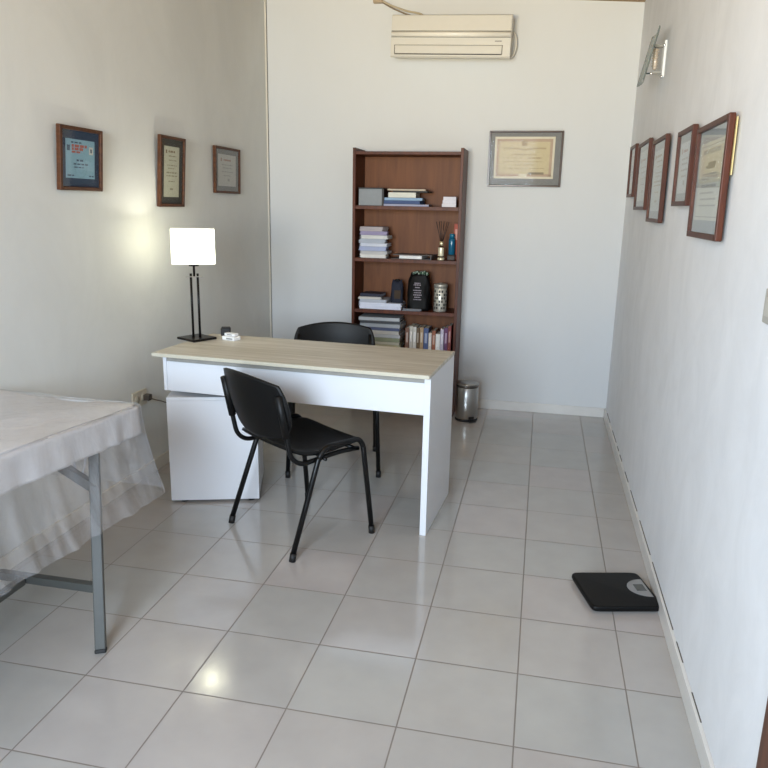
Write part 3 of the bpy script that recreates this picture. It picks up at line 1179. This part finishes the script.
t, b_ = sack('drawstring_pouch', 'dark blue pouch behind the piled papers, third shelf', 'pouch', (-1.008, FY + 0.075, ZS[2] + 0.0455), 0.088, 0.08, 0.155, cm((22, 27, 44), 0.8), 0.1, 3)
bm = new()
box(bm, (-0.016, -0.0435, 0.03), (0.028, -0.0395, 0.09), 0.001)
obj('patch', bm, cm((58, 44, 30), 0.8), b_)
t, b_ = sack('gift_bag', 'black bag with pale lettering and green top, third shelf', 'bag', (-0.850, FY + 0.075, ZS[2]), 0.160, 0.12, 0.255, M['bag'], 0.0, 5)
bm = new()
rnd = random.Random(4)
for k in range(12):
    a = rnd.uniform(0, 6.28)
    r_ = rnd.uniform(0.01, 0.045)
    c = Vector((r_ * math.cos(a) * 1.5, r_ * 0.4 * math.sin(a) - 0.008, 0.252 + rnd.uniform(-0.006, 0.012)))
    bmesh.ops.create_icosphere(bm, subdivisions=2, radius=rnd.uniform(0.010, 0.018), matrix=Matrix.Translation(c))
for f in bm.faces:
    f.smooth = True
    f.material_index = 1 if f.calc_center_median().x * 71 % 1 > 0.72 else 0
obj('tissue_top', bm, [cm((30, 66, 40), 0.5), cm((190, 200, 186), 0.5)], t)
bm = new()
for k, (w, z) in enumerate(((0.046, 0.190), (0.056, 0.178), (0.034, 0.160), (0.060, 0.140), (0.050, 0.124), (0.058, 0.108), (0.044, 0.092), (0.054, 0.076))):
    x = -w / 2
    rr_ = random.Random(k)
    while x < w / 2 - 0.004:
        l_ = min(rr_.uniform(0.004, 0.011), w / 2 - x)
        box(bm, (x, -0.0665, z), (x + l_, -0.0645, z + 0.0065))
        x += l_ + 0.003
obj('lettering', bm, cm((150, 140, 150), 0.6), b_)
sheaf('paper_bundle', 'loose grey papers tucked before the black bag', 'papers', (-0.885, FY - 0.022, ZS[2]), (0.13, 0.022, 0.016), (110, 112, 118), R(4), 'papers piled on the third shelf', 51)
t = thing('storage_tin', 'patterned silver tin with lid at the right, third shelf', 'tin', (-0.694, FY + 0.055, ZS[2]))
bm = new()
lathe(bm, [(0.043, 0), (0.045, 0.003), (0.045, 0.162), (0.043, 0.164)], 40)
tb = obj('tin_body', bm, cm((196, 192, 180), 0.38, 0.45), t)
bm = new()
for r_ in range(6):
    for k in range(16):
        if (k * 7 + r_ * 5) % 3 == 0:
            continue
        a = 2 * PI * k / 16
        vs = box(bm, (0.0448, -0.0058, 0.018 + r_ * 0.023), (0.0458, 0.0058, 0.034 + r_ * 0.023), 0, Matrix.Rotation(a, 4, 'Z'))
obj('pattern', bm, cm((52, 50, 48), 0.4), tb)
bm = new()
lathe(bm, [(0.048, 0.1643), (0.048, 0.186), (0.044, 0.192), (0.012, 0.194), (0.010, 0.199), (0.002, 0.200)], 40)
obj('lid', bm, cm((170, 166, 156), 0.38, 0.45), t)
# --- fourth shelf: lying magazines, standing books
zz = ZS[3]
MAG = [((150, 158, 176), 'blue grey'), ((110, 112, 122), 'slate'), ((196, 196, 200), 'white'), ((184, 180, 150), 'olive cream'),
       ((206, 204, 190), 'cream'), ((150, 158, 132), 'sage green'), ((190, 192, 196), 'pale grey'), ((196, 192, 186), 'off white'),
       ((84, 92, 124), 'navy'), ((168, 172, 178), 'silver grey'), ((64, 66, 70), 'charcoal'), ((178, 180, 182), 'light grey')]
ordn = ('at the bottom', 'second from the bottom', 'third from the bottom', 'fourth from the bottom', 'fifth from the bottom', 'sixth from the bottom',
        'sixth from the top', 'fifth from the top', 'fourth from the top', 'third from the top', 'second from the top', 'at the top')
for k, (c, cn) in enumerate(MAG):
    h = (0.028, 0.020, 0.026, 0.024, 0.018, 0.028, 0.022, 0.026, 0.020, 0.026, 0.018, 0.024)[k]
    book('magazine', '%s volume %s of the lying pile, lowest books' % (cn, ordn[k]), 'magazine', (-1.118 + (k * 37 % 7 - 3) * 0.002, FY + 0.005, zz), (0.296, 0.20, h),
         (c, (206, 204, 200)), R((k * 53 % 9 - 4) * 0.6), 'magazines in the lying pile on the lowest visible shelf')
    zz += h + 0.0015
x = -0.928
UPR = [(0.026, 0.235, (120, 84, 66), 'brown', 'leftmost'), (0.024, 0.245, (190, 182, 170), 'pale beige', 'second from the left'), (0.024, 0.242, (206, 200, 190), 'ivory', 'third from the left'),
       (0.020, 0.238, (96, 72, 44), 'olive brown', 'fourth from the left'), (0.026, 0.240, (172, 140, 104), 'tan', 'fifth from the left'), (0.034, 0.236, (70, 84, 124), 'blue', 'sixth from the left'),
       (0.022, 0.205, (212, 200, 190), 'pinkish white', 'sixth from the right'), (0.024, 0.222, (150, 86, 58), 'rust red', 'fifth from the right'),
       (0.032, 0.200, (224, 220, 214), 'white', 'fourth from the right'), (0.022, 0.236, (190, 180, 196), 'lilac white', 'third from the right'),
       (0.026, 0.246, (98, 52, 92), 'purple', 'second from the right'), (0.022, 0.262, (128, 50, 44), 'dark red', 'rightmost')]
for k, (w_, h_, c, cn, pos) in enumerate(UPR):
    lb = '%s paperback, %s of the lowest upright row of books' % (cn, pos)
    book('paperback', lb, 'book', (x, FY + 0.004 + (k * 5 % 3) * 0.004, ZS[3]), (w_, 0.15, h_), (c, (210, 204, 190)), 0, 'paperbacks standing in the lowest row', False)
    x += w_ + 0.0022

# ------------------------------------------------------------------ pedal bin
TBX, TBY = -0.462, 2.508
t = thing('pedal_bin', 'small steel pedal bin on the floor beside the bookcase', 'bin', (TBX, TBY, 0), R(32))
bm = new()
lathe(bm, [(0.074, 0), (0.079, 0.004), (0.079, 0.016), (0.076, 0.018)], 40)
obj('base_ring', bm, M['black'], t)
bm = new()
lathe(bm, [(0.076, 0.0185), (0.0775, 0.021), (0.0775, 0.240), (0.076, 0.242)], 48)
obj('body', bm, M['steel'], t)
bm = new()
lathe(bm, [(0.0785, 0.2425), (0.0785, 0.256), (0.076, 0.258)], 48)
obj('rim', bm, M['steel_d'], t)
bm = new()
lathe(bm, [(0.079, 0.2585), (0.079, 0.266), (0.076, 0.271), (0.045, 0.2745), (0.001, 0.276)], 48)
obj('lid', bm, M['steel'], t)
bm = new()
box(bm, (-0.024, -0.105, 0.006), (0.024, -0.0795, 0.014), 0.003)
obj('pedal', bm, M['rubber'], t)
bm = new()
box(bm, (-0.020, -0.0815, 0.022), (0.020, -0.0765, 0.040), 0.002)
obj('pedal_slot', bm, M['black'], t)

# ------------------------------------------------------------------ bathroom scale
t = thing('bathroom_scale', 'black bathroom scale with grey display on the floor tiles', 'scale', (0.3530, 0.2520, 0), R(14))
bm = new()
N = 80
w_, d_ = 0.274 / 2, 0.264 / 2
rings = []
for z, k in ((0.006, 0.93), (0.009, 0.975), (0.017, 1.0), (0.025, 0.995), (0.0295, 0.975), (0.030, 0.95)):
    rings.append([Vector((x * k, y * k, z)) for x, y in supere(w_, d_, 13, N)])
ring_tube(bm, rings)
bmesh.ops.transform(bm, matrix=Matrix(((1, -0.035, 0, 0), (0, 1, 0, 0), (0, 0, 1, 0), (0, 0, 0, 1))), verts=bm.verts)
obj('platform', bm, M['scale'], t)
bm = new()
# half oval display panel against the side edge
pts = []
for k in range(25):
    a = PI / 2 + PI * k / 24
    pts.append((0.125 + 0.076 * math.cos(a), 0.006 + 0.066 * math.sin(a)))
lo_, hi_ = [Vector((x, y, 0.0296)) for x, y in pts], [Vector((x, y, 0.0312)) for x, y in pts]
ring_tube(bm, [lo_, hi_])
for f in bm.faces:
    f.smooth = False
dp = obj('display_panel', bm, M['scale_p'], t)
bx('lcd', (0.078, -0.018, 0.0311), (0.116, 0.032, 0.0316), M['lcd'], dp, 0)
for px, py in ((-0.1, -0.09), (0.1, -0.09), (-0.1, 0.09), (0.1, 0.09)):
    bm = new()
    lathe(bm, [(0.013, 0), (0.013, 0.0075)], 14, Matrix.Translation((px, py, 0)))
    obj('foot', bm, M['rubber'], t)

# ------------------------------------------------------------------ air conditioner
AX0, AX1, AZ0, AZ1, AY = -1.090, -0.308, 2.404, 2.664, 2.635
t = thing('air_conditioner', 'cream wall air conditioner high on the back wall', 'air conditioner', ((AX0 + AX1) / 2, YB, AZ0), rot=(0, R(1.6), 0))
aw, ad = (AX1 - AX0) / 2, YB - AY
ah = AZ1 - AZ0
# body: side profile swept along x
bm = new()
prof = [(0, 0.030), (-0.15, 0.010), (-0.186, 0.0), (-0.195, 0.010), (-0.196, 0.121), (-0.192, 0.127), (-0.192, ah - 0.004), (-0.185, ah), (0, ah)]
rings = [[Vector((x, y, z)) for y, z in prof] for x in (-aw, -aw + 0.0001, aw - 0.0001, aw)]
ring_tube(bm, rings)
for f in bm.faces:
    f.smooth = False
obj('body', bm, M['ac'], t)
bx('front_panel', (-aw + 0.002, -0.202, 0.161), (aw - 0.002, -0.1925, ah - 0.006), M['ac'], t, 0.003)
bm = new()
rings = []
for x in (-aw + 0.001, aw - 0.001):
    rings.append([Vector((x, -0.196 - 0.014 * math.sin(PI * k / 10), 0.125 + 0.034 * k / 10)) for k in range(11)] + [Vector((x, -0.1925, 0.159)), Vector((x, -0.1925, 0.125))])
ring_tube(bm, rings)
obj('highlight_band', bm, M['ac_hi'], t)  # paler colour paints the bright reflection along the casing
lv = bx('louvre', (-aw + 0.030, -0.200, 0.024), (aw - 0.055, -0.1955, 0.072), M['ac'], t, 0.002)
bm = new()
box(bm, (-aw + 0.026, -0.1975, 0.018), (aw - 0.051, -0.190, 0.0235))
box(bm, (-aw + 0.024, -0.1972, 0.0235), (-aw + 0.0275, -0.190, 0.077))
box(bm, (aw - 0.0525, -0.1972, 0.0235), (aw - 0.049, -0.190, 0.077))
box(bm, (-aw + 0.026, -0.1972, 0.0745), (aw - 0.051, -0.190, 0.0765))
obj('outlet_gap', bm, M['ac_d'], t)
bm = new()
x = aw - 0.100
for wch in (0.006, 0.005, 0.006, 0.005, 0.005, 0.005, 0.002, 0.005, 0.005):
    box(bm, (x, -0.1968, 0.097), (x + wch * 0.75, -0.1955, 0.104))
    x += wch
obj('badge', bm, cm((120, 112, 104), 0.4), t)
bx('seam', (-aw + 0.001, -0.1965, 0.1225), (aw - 0.001, -0.1925, 0.1245), M['ac_d'], t, 0)
bx('seam', (-aw + 0.001, -0.1965, 0.1595), (aw - 0.001, -0.1925, 0.1608), M['ac_d'], t, 0)
bm = new()
tube(bm, smooth_path([(aw, -0.05, 0.19), (aw + 0.02, -0.05, 0.16), (aw + 0.028, -0.045, 0.10), (aw + 0.016, -0.04, 0.05), (aw, -0.04, 0.03)], 5), 0.007, 10)
obj('side_hose', bm, M['ac'], t)
# pipe and its box near the ceiling
t = thing('cable_box', 'small beige cable box on the back wall above the air conditioner', 'cable box', (-1.222, YB, 2.79))
bx('cover', (-0.030, -0.035, 0), (0.035, 0, 0.045), cm((172, 152, 126)), t, 0.003)
bm = new()
tube(bm, smooth_path([(0.034, -0.02, 0.012), (0.10, -0.018, -0.02), (0.20, -0.02, -0.055), (0.30, -0.022, -0.078), (0.34, -0.024, -0.122)], 5), 0.006, 8)
obj('cable', bm, cm((186, 172, 146)), t)
bm = new()
tube(bm, smooth_path([(0.034, -0.012, 0.004), (0.10, -0.010, -0.032), (0.18, -0.012, -0.066), (0.24, -0.014, -0.088), (0.26, -0.016, -0.122)], 5), 0.005, 8)
obj('cable', bm, cm((128, 112, 92)), t)


# ------------------------------------------------------------------ framed certificates
def writing(bm, spec, idx):
    """spec: list of (x0, x1, z, h) strokes of writing broken into words"""
    for k, (x0, x1, z, h) in enumerate(spec):
        rnd = random.Random(k * 13 + idx)
        x = x0
        while x < x1 - 0.001:
            l_ = min(rnd.uniform(0.012, 0.034), x1 - x)
            vs = [bm.verts.new((q, -0.0006, zz_)) for q, zz_ in ((x, z), (x + l_, z), (x + l_, z + h), (x, z + h))]
            bm.faces.new(vs).material_index = idx
            x += l_ + 0.006


def quad(bm, x0, x1, z0, z1, y, idx):
    vs = [bm.verts.new(p) for p in ((x0, y, z0), (x1, y, z0), (x1, y, z1), (x0, y, z1))]
    bm.faces.new(vs).material_index = idx


def certificate(label, W, H, fm, matc, paper, pw, ph, deco, loc, rz, stand=0.006, mould=0.016, off=(0, 0), tilt=0.0, depth=0.020, glass=True):
    """local frame: the picture faces -y, its back at y = 0; origin at the bottom middle of the back"""
    t = thing('framed_certificate', label, 'picture', loc, 0, 'framed certificates on the walls', (tilt, 0, rz))
    bm = new()
    y0, y1 = -depth, 0.0
    box(bm, (-W / 2, y0, 0), (-W / 2 + mould, y1, H), 0.0015)
    box(bm, (W / 2 - mould, y0, 0), (W / 2, y1, H), 0.003)
    box(bm, (-W / 2 + mould, y0, 0), (W / 2 - mould, y1, mould), 0.003)
    box(bm, (-W / 2 + mould, y0, H - mould), (W / 2 - mould, y1, H), 0.003)
    obj('frame', bm, fm, t)
    bx('mount', (-W / 2 + mould * 0.9, -0.008, mould * 0.9), (W / 2 - mould * 0.9, -0.004, H - mould * 0.9), cm(matc, 0.8), t, 0)
    bm = new()
    cx, cz = off[0], H / 2 + off[1]
    box(bm, (-pw / 2, -0.0004, -ph / 2), (pw / 2, 0.0004, ph / 2))
    cols = deco(bm, pw, ph)
    o = obj('certificate', bm, [cm(paper, 0.8)] + [cm(c, 0.7) for c in cols], t, recalc=False)
    o.location = (cx, -0.0088, cz)
    bm = new()
    box(bm, (-W / 2 + mould * 0.8, -0.0135, mould * 0.8), (W / 2 - mould * 0.8, -0.0120, H - mould * 0.8))
    obj('glass_pane', bm, M['glass'] if glass else M['glass_ar'], t)
    return t


def deco_blue(bm, w, h):
    quad(bm, -w * .46, -w * .36, h * .20, h * .34, -0.0006, 3)
    writing(bm, [(-w * .32, w * .05, h * .40, .006)], 3)
    writing(bm, [(-w * .30, w * .22, h * .30, .011), (-w * .30, w * .12, h * .22, .011), (-w * .30, w * .02, h * .15, .008)], 1)
    quad(bm, w * .30, w * .44, h * .14, h * .34, -0.0006, 2)
    quad(bm, w * .345, w * .395, h * .19, h * .29, -0.0009, 3)
    writing(bm, [(-w * .14, w * .12, -h * .06, .008), (-w * .24, w * .28, -h * .15, .006), (-w * .22, w * .10, -h * .23, .005), (-w * .45, -w * .2, -h * .45, .006), (w * .3, w * .46, -h * .45, .006)], 3)
    for k in range(24):     # pale round crest printed in the paper
        a0, a1 = 2 * PI * k / 24, 2 * PI * (k + 1) / 24
        for r0, r1 in ((.036, .042), (.018, .022)):
            vs = [bm.verts.new((.01 * w + r * math.sin(a) * 1.05, -0.0005, -h * .24 + r * math.cos(a))) for r, a in ((r0, a0), (r1, a0), (r1, a1), (r0, a1))]
            bm.faces.new(vs).material_index = 4
    return [(176, 96, 84), (206, 206, 196), (62, 84, 104), (128, 168, 182)]


def deco_plain(bm, w, h):
    writing(bm, [(-w * .40, -w * .28, h * .36, .018), (-w * .22, w * .2, h * .38, .010)], 1)
    writing(bm, [(-w * .2, w * .3, h * .30, .006), (-w * .2, w * .34, h * .22, .005), (-w * .3, w * .34, h * .12, .005), (-w * .26, w * .2, h * .06, .005),
                 (-w * .34, w * .38, -h * .03, .008), (-w * .34, w * .38, -h * .09, .006), (-w * .2, w * .2, -h * .2, .006), (-w * .1, w * .1, -h * .36, .010)], 2)
    return [(130, 112, 84), (150, 144, 124)]


def deco_land(bm, w, h):
    writing(bm, [(-w * .36, -w * .28, h * .28, .020), (-w * .2, w * .2, h * .30, .010)], 1)
    writing(bm, [(-w * .3, w * .3, h * .16, .006), (-w * .26, w * .26, h * .06, .006), (-w * .3, w * .34, -h * .06, .006), (-w * .2, w * .2, -h * .18, .006), (w * .02, w * .14, -h * .34, .016)], 2)
    return [(150, 108, 92), (150, 148, 142)]


def deco_diploma(bm, w, h):
    b_ = 0.018
    m_ = 0.014
    for x0, x1, z0, z1 in ((-w / 2 + m_, w / 2 - m_, h / 2 - m_ - b_, h / 2 - m_), (-w / 2 + m_, -w * .08, -h / 2 + m_, -h / 2 + m_ + b_), (w * .06, w / 2 - m_, -h / 2 + m_, -h / 2 + m_ + b_),
                           (-w / 2 + m_, -w / 2 + m_ + b_, -h / 2 + m_, h / 2 - m_), (w / 2 - m_ - b_, w / 2 - m_, -h / 2 + m_, h / 2 - m_)):
        quad(bm, x0, x1, z0, z1, -0.0005, 1)
    quad(bm, -w / 2 + m_ + b_, w / 2 - m_ - b_, -h / 2 + m_ + b_, h / 2 - m_ - b_, -0.0005, 2)
    quad(bm, -w * .05, w * .04, h * .28, h * .42, -0.0007, 3)
    # curved heading made of short strokes
    for k in range(20):
        a = -1 + 2 * k / 19
        quad(bm, a * w * .34 - .005, a * w * .34 + .005, h * (.16 + .07 * abs(a) ** 0.8 * (1.6 - abs(a))), h * (.16 + .07 * abs(a) ** 0.8 * (1.6 - abs(a))) + .011, -0.0007, 3)
    writing(bm, [(-w * .22, w * .2, h * .06, .007), (-w * .36, -w * .02, -h * .01, .004), (w * .06, w * .3, -h * .02, .009), (-w * .36, w * .3, -h * .10, .004), (-w * .16, w * .16, -h * .18, .006), (-w * .34, w * .34, -h * .26, .004)], 3)
    quad(bm, w * .08, w * .34, -h * .40, -h * .345, -0.0007, 4)
    return [(184, 158, 136), (200, 184, 148), (168, 146, 116), (136, 122, 100)]


def deco_big(bm, w, h):
    for x0, x1, z0, z1 in ((-w * .46, w * .46, h * .45, h * .46), (-w * .46, w * .46, -h * .46, -h * .45), (-w * .46, -w * .45, -h * .46, h * .46), (w * .45, w * .46, -h * .46, h * .46)):
        quad(bm, x0, x1, z0, z1, -0.0005, 1)
    quad(bm, -w * .43, w * .43, -h * .02, h * .42, -0.0005, 3)
    writing(bm, [(-w * .36, w * .36, h * .35, .014)], 1)
    quad(bm, -w * .20, w * .18, h * .16, h * .20, -0.0007, 2)
    quad(bm, -w * .10, w * .20, h * .20, h * .24, -0.0007, 2)
    writing(bm, [(-w * .3, w * .3, h * .08, .006), (-w * .34, w * .34, h * .02, .012), (-w * .30, w * .3, -h * .08, .010), (-w * .34, w * .2, -h * .16, .006), (-w * .3, w * .34, -h * .24, .006), (-w * .34, w * .34, -h * .32, .005)], 1)
    return [(146, 150, 148), (120, 118, 104), (196, 192, 172)]


def hang(label, y0, y1, z0, z1, side, fm, matc, paper, marg, deco, stand, mould=0.016, tilt=0.0, off=(0, 0), glass=True):
    W, H = abs(y1 - y0), z1 - z0
    ml_, mt_2 = marg
    if side == 'L':
        loc, rz = (XL + stand, (y0 + y1) / 2, z0), R(90)
    elif side == 'R':
        loc, rz = (XR - stand, (y0 + y1) / 2, z0), R(-90)
    else:
        loc, rz = ((y0 + y1) / 2, YB - stand, z0), 0
    return certificate(label, W, H, fm, matc, paper, W - 2 * mould - 2 * ml_, H - 2 * mould - 2 * mt_2, deco, loc, rz, stand, mould, off, tilt, 0.020, glass)


FH, FR, FD = M['frame_h'], M['frame_r'], M['frame_d']
# left wall; tilt leans the top edge off the wall
hang('pale blue certificate in brown frame, nearest on the lamp wall', 0.374, 0.681, 1.497, 1.763, 'L', FH, (34, 58, 84), (138, 176, 192), (0.034, 0.036), deco_blue, 0.004, 0.016, R(4.5))
hang('tall cream certificate in brown frame above the lamp', 1.196, 1.474, 1.430, 1.798, 'L', FH, (66, 66, 60), (200, 198, 176), (0.040, 0.036), deco_plain, 0.004, 0.016, R(4.0))
hang('small wide certificate in brown frame near the back corner', 1.892, 2.275, 1.515, 1.798, 'L', FH, (112, 112, 108), (184, 182, 174), (0.042, 0.030), deco_land, 0.004, 0.015, R(1.5))
# back wall
hang('cream diploma with grey mount, right of the bookcase', -0.422, 0.072, 1.602, 1.968, 'B', FD, (128, 126, 124), (216, 206, 184), (0.034, 0.034), deco_diploma, 0.004, 0.012, R(0.6), (-0.006, 0.008), False)
# right wall, nearest first
RG = ((-0.085, 0.372, 1.373, 1.735, (0.030, 0.040), deco_big, (150, 160, 166), (196, 200, 192), 'largest certificate of the right wall row, nearest, dark engraving in its middle'),
      (0.468, 0.780, 1.478, 1.762, (0.026, 0.030), deco_land, (146, 154, 158), (192, 200, 202), 'wide certificate beside the largest one on the right wall'),
      (1.085, 1.505, 1.405, 1.788, (0.030, 0.034), deco_plain, (150, 160, 164), (194, 204, 204), 'tall certificate in the middle of the right wall row'),
      (1.640, 2.100, 1.462, 1.820, (0.028, 0.030), deco_land, (150, 158, 160), (190, 198, 198), 'certificate next to the farthest one on the right wall'),
      (2.255, 2.545, 1.538, 1.842, (0.026, 0.028), deco_plain, (150, 150, 148), (196, 192, 190), 'farthest small certificate on the right wall, by the back corner'))
for k, (y0, y1, z0, z1, mg, dc, mc, pc, lb) in enumerate(RG):
    ct = hang(lb, y0, y1, z0, z1, 'R', FR, mc, pc, mg, dc, 0.010, 0.018, R(0.6))
    if k == 0:      # yellowed backing card showing past the near edge
        W = y1 - y0
        bx('backing_card', (W / 2 - 0.05, 0.001, 0.19), (W / 2 + 0.007, 0.004, z1 - z0 - 0.012), cm((206, 188, 136), 0.8), ct, 0)

# ------------------------------------------------------------------ wall sconces


def make_sconce(label, loc):
    """faces -x from the right wall; origin on the wall, middle of the back plate"""
    t = thing('wall_sconce', label, 'wall light', loc, 0)
    bx('back_plate', (-0.012, -0.035, -0.085), (0, 0.035, 0.085), M['whiter'], t, 0.003)
    bm = new()
    P = lambda u, v: (-0.080 + 0.026 * v + 0.012 * (1 - u * u), u * 0.125, 0.012 + v * 0.118)
    shell(bm, P, 12, 12, 0.005)
    obj('glass_shade', bm, M['sconce_glass'], t)
    bm = new()
    for z in (-0.062, 0.062):
        tube(bm, [(-0.012, 0.0, z), (-0.075 + 0.2 * z * 0.7, 0.0, z)], 0.004, 8)
        bmesh.ops.create_uvsphere(bm, u_segments=12, v_segments=8, radius=0.008, matrix=Matrix.Translation((-0.012, -0.03, z - 0.02 if z < 0 else z)))
    obj('bracket', bm, M['chrome'], t)
    bm = new()
    lathe(bm, [(0.006, -0.05), (0.011, -0.045), (0.011, 0.045), (0.006, 0.05)], 14, Matrix.Translation((-0.045, 0, 0.005)))
    for k in range(7):
        z = -0.036 + k * 0.012
        lathe(bm, [(0.0115, z), (0.016, z + 0.003), (0.0115, z + 0.006)], 14, Matrix.Translation((-0.045, 0, 0.005)))
    obj('halogen_tube', bm, cm((214, 200, 184), 0.2, 0.3), t)
    for z in (-0.058, 0.064):
        bx('tube_holder', (-0.055, -0.012, z - 0.006), (-0.012, 0.012, z + 0.006), cm((150, 148, 142), 0.4), t, 0.002)
    return t


sc = make_sconce('glass wall sconce high near the back right corner', (XR, 1.64, 2.185))

# ------------------------------------------------------------------ sockets
t = thing('wall_outlet', 'cream double wall outlet with a plug beside the massage table', 'outlet', (XL, 0.905, 0.446), R(90))
bx('plate', (-0.068, -0.010, -0.042), (0.068, 0, 0.042), M['outlet'], t, 0.003)
for k in (-1, 1):
    bm = new()
    lathe(bm, [(0.021, 0), (0.021, 0.003)], 20, Matrix.Translation((k * 0.031, -0.010, 0)) @ Matrix.Rotation(R(90), 4, 'X'))
    obj('socket', bm, cm((190, 180, 160), 0.4), t)
t = thing('power_plug', 'dark plug with cable in the cream wall outlet', 'plug', (XL + 0.0140, 0.945, 0.446), R(90))
bx('body', (-0.018, -0.034, -0.016), (0.018, 0, 0.016), cm((72, 64, 56)), t, 0.004)
bm = new()
tube(bm, smooth_path([(0.0, -0.033, -0.004), (0.06, -0.030, -0.03), (0.14, -0.016, -0.058), (0.24, -0.012, -0.10), (0.36, -0.010, -0.14)], 5), 0.003, 8)
obj('cable', bm, cm((96, 86, 76)), t)
t = thing('light_switch', 'grey light switch plate near the brown door frame', 'switch', (XR, -0.622, 1.247), R(-90))
bx('plate', (-0.045, -0.009, -0.040), (0.045, 0, 0.040), M['switch'], t, 0.003)
bx('rocker', (-0.022, -0.013, -0.022), (0.022, -0.0085, 0.022), cm((190, 186, 176), 0.4), t, 0.002)
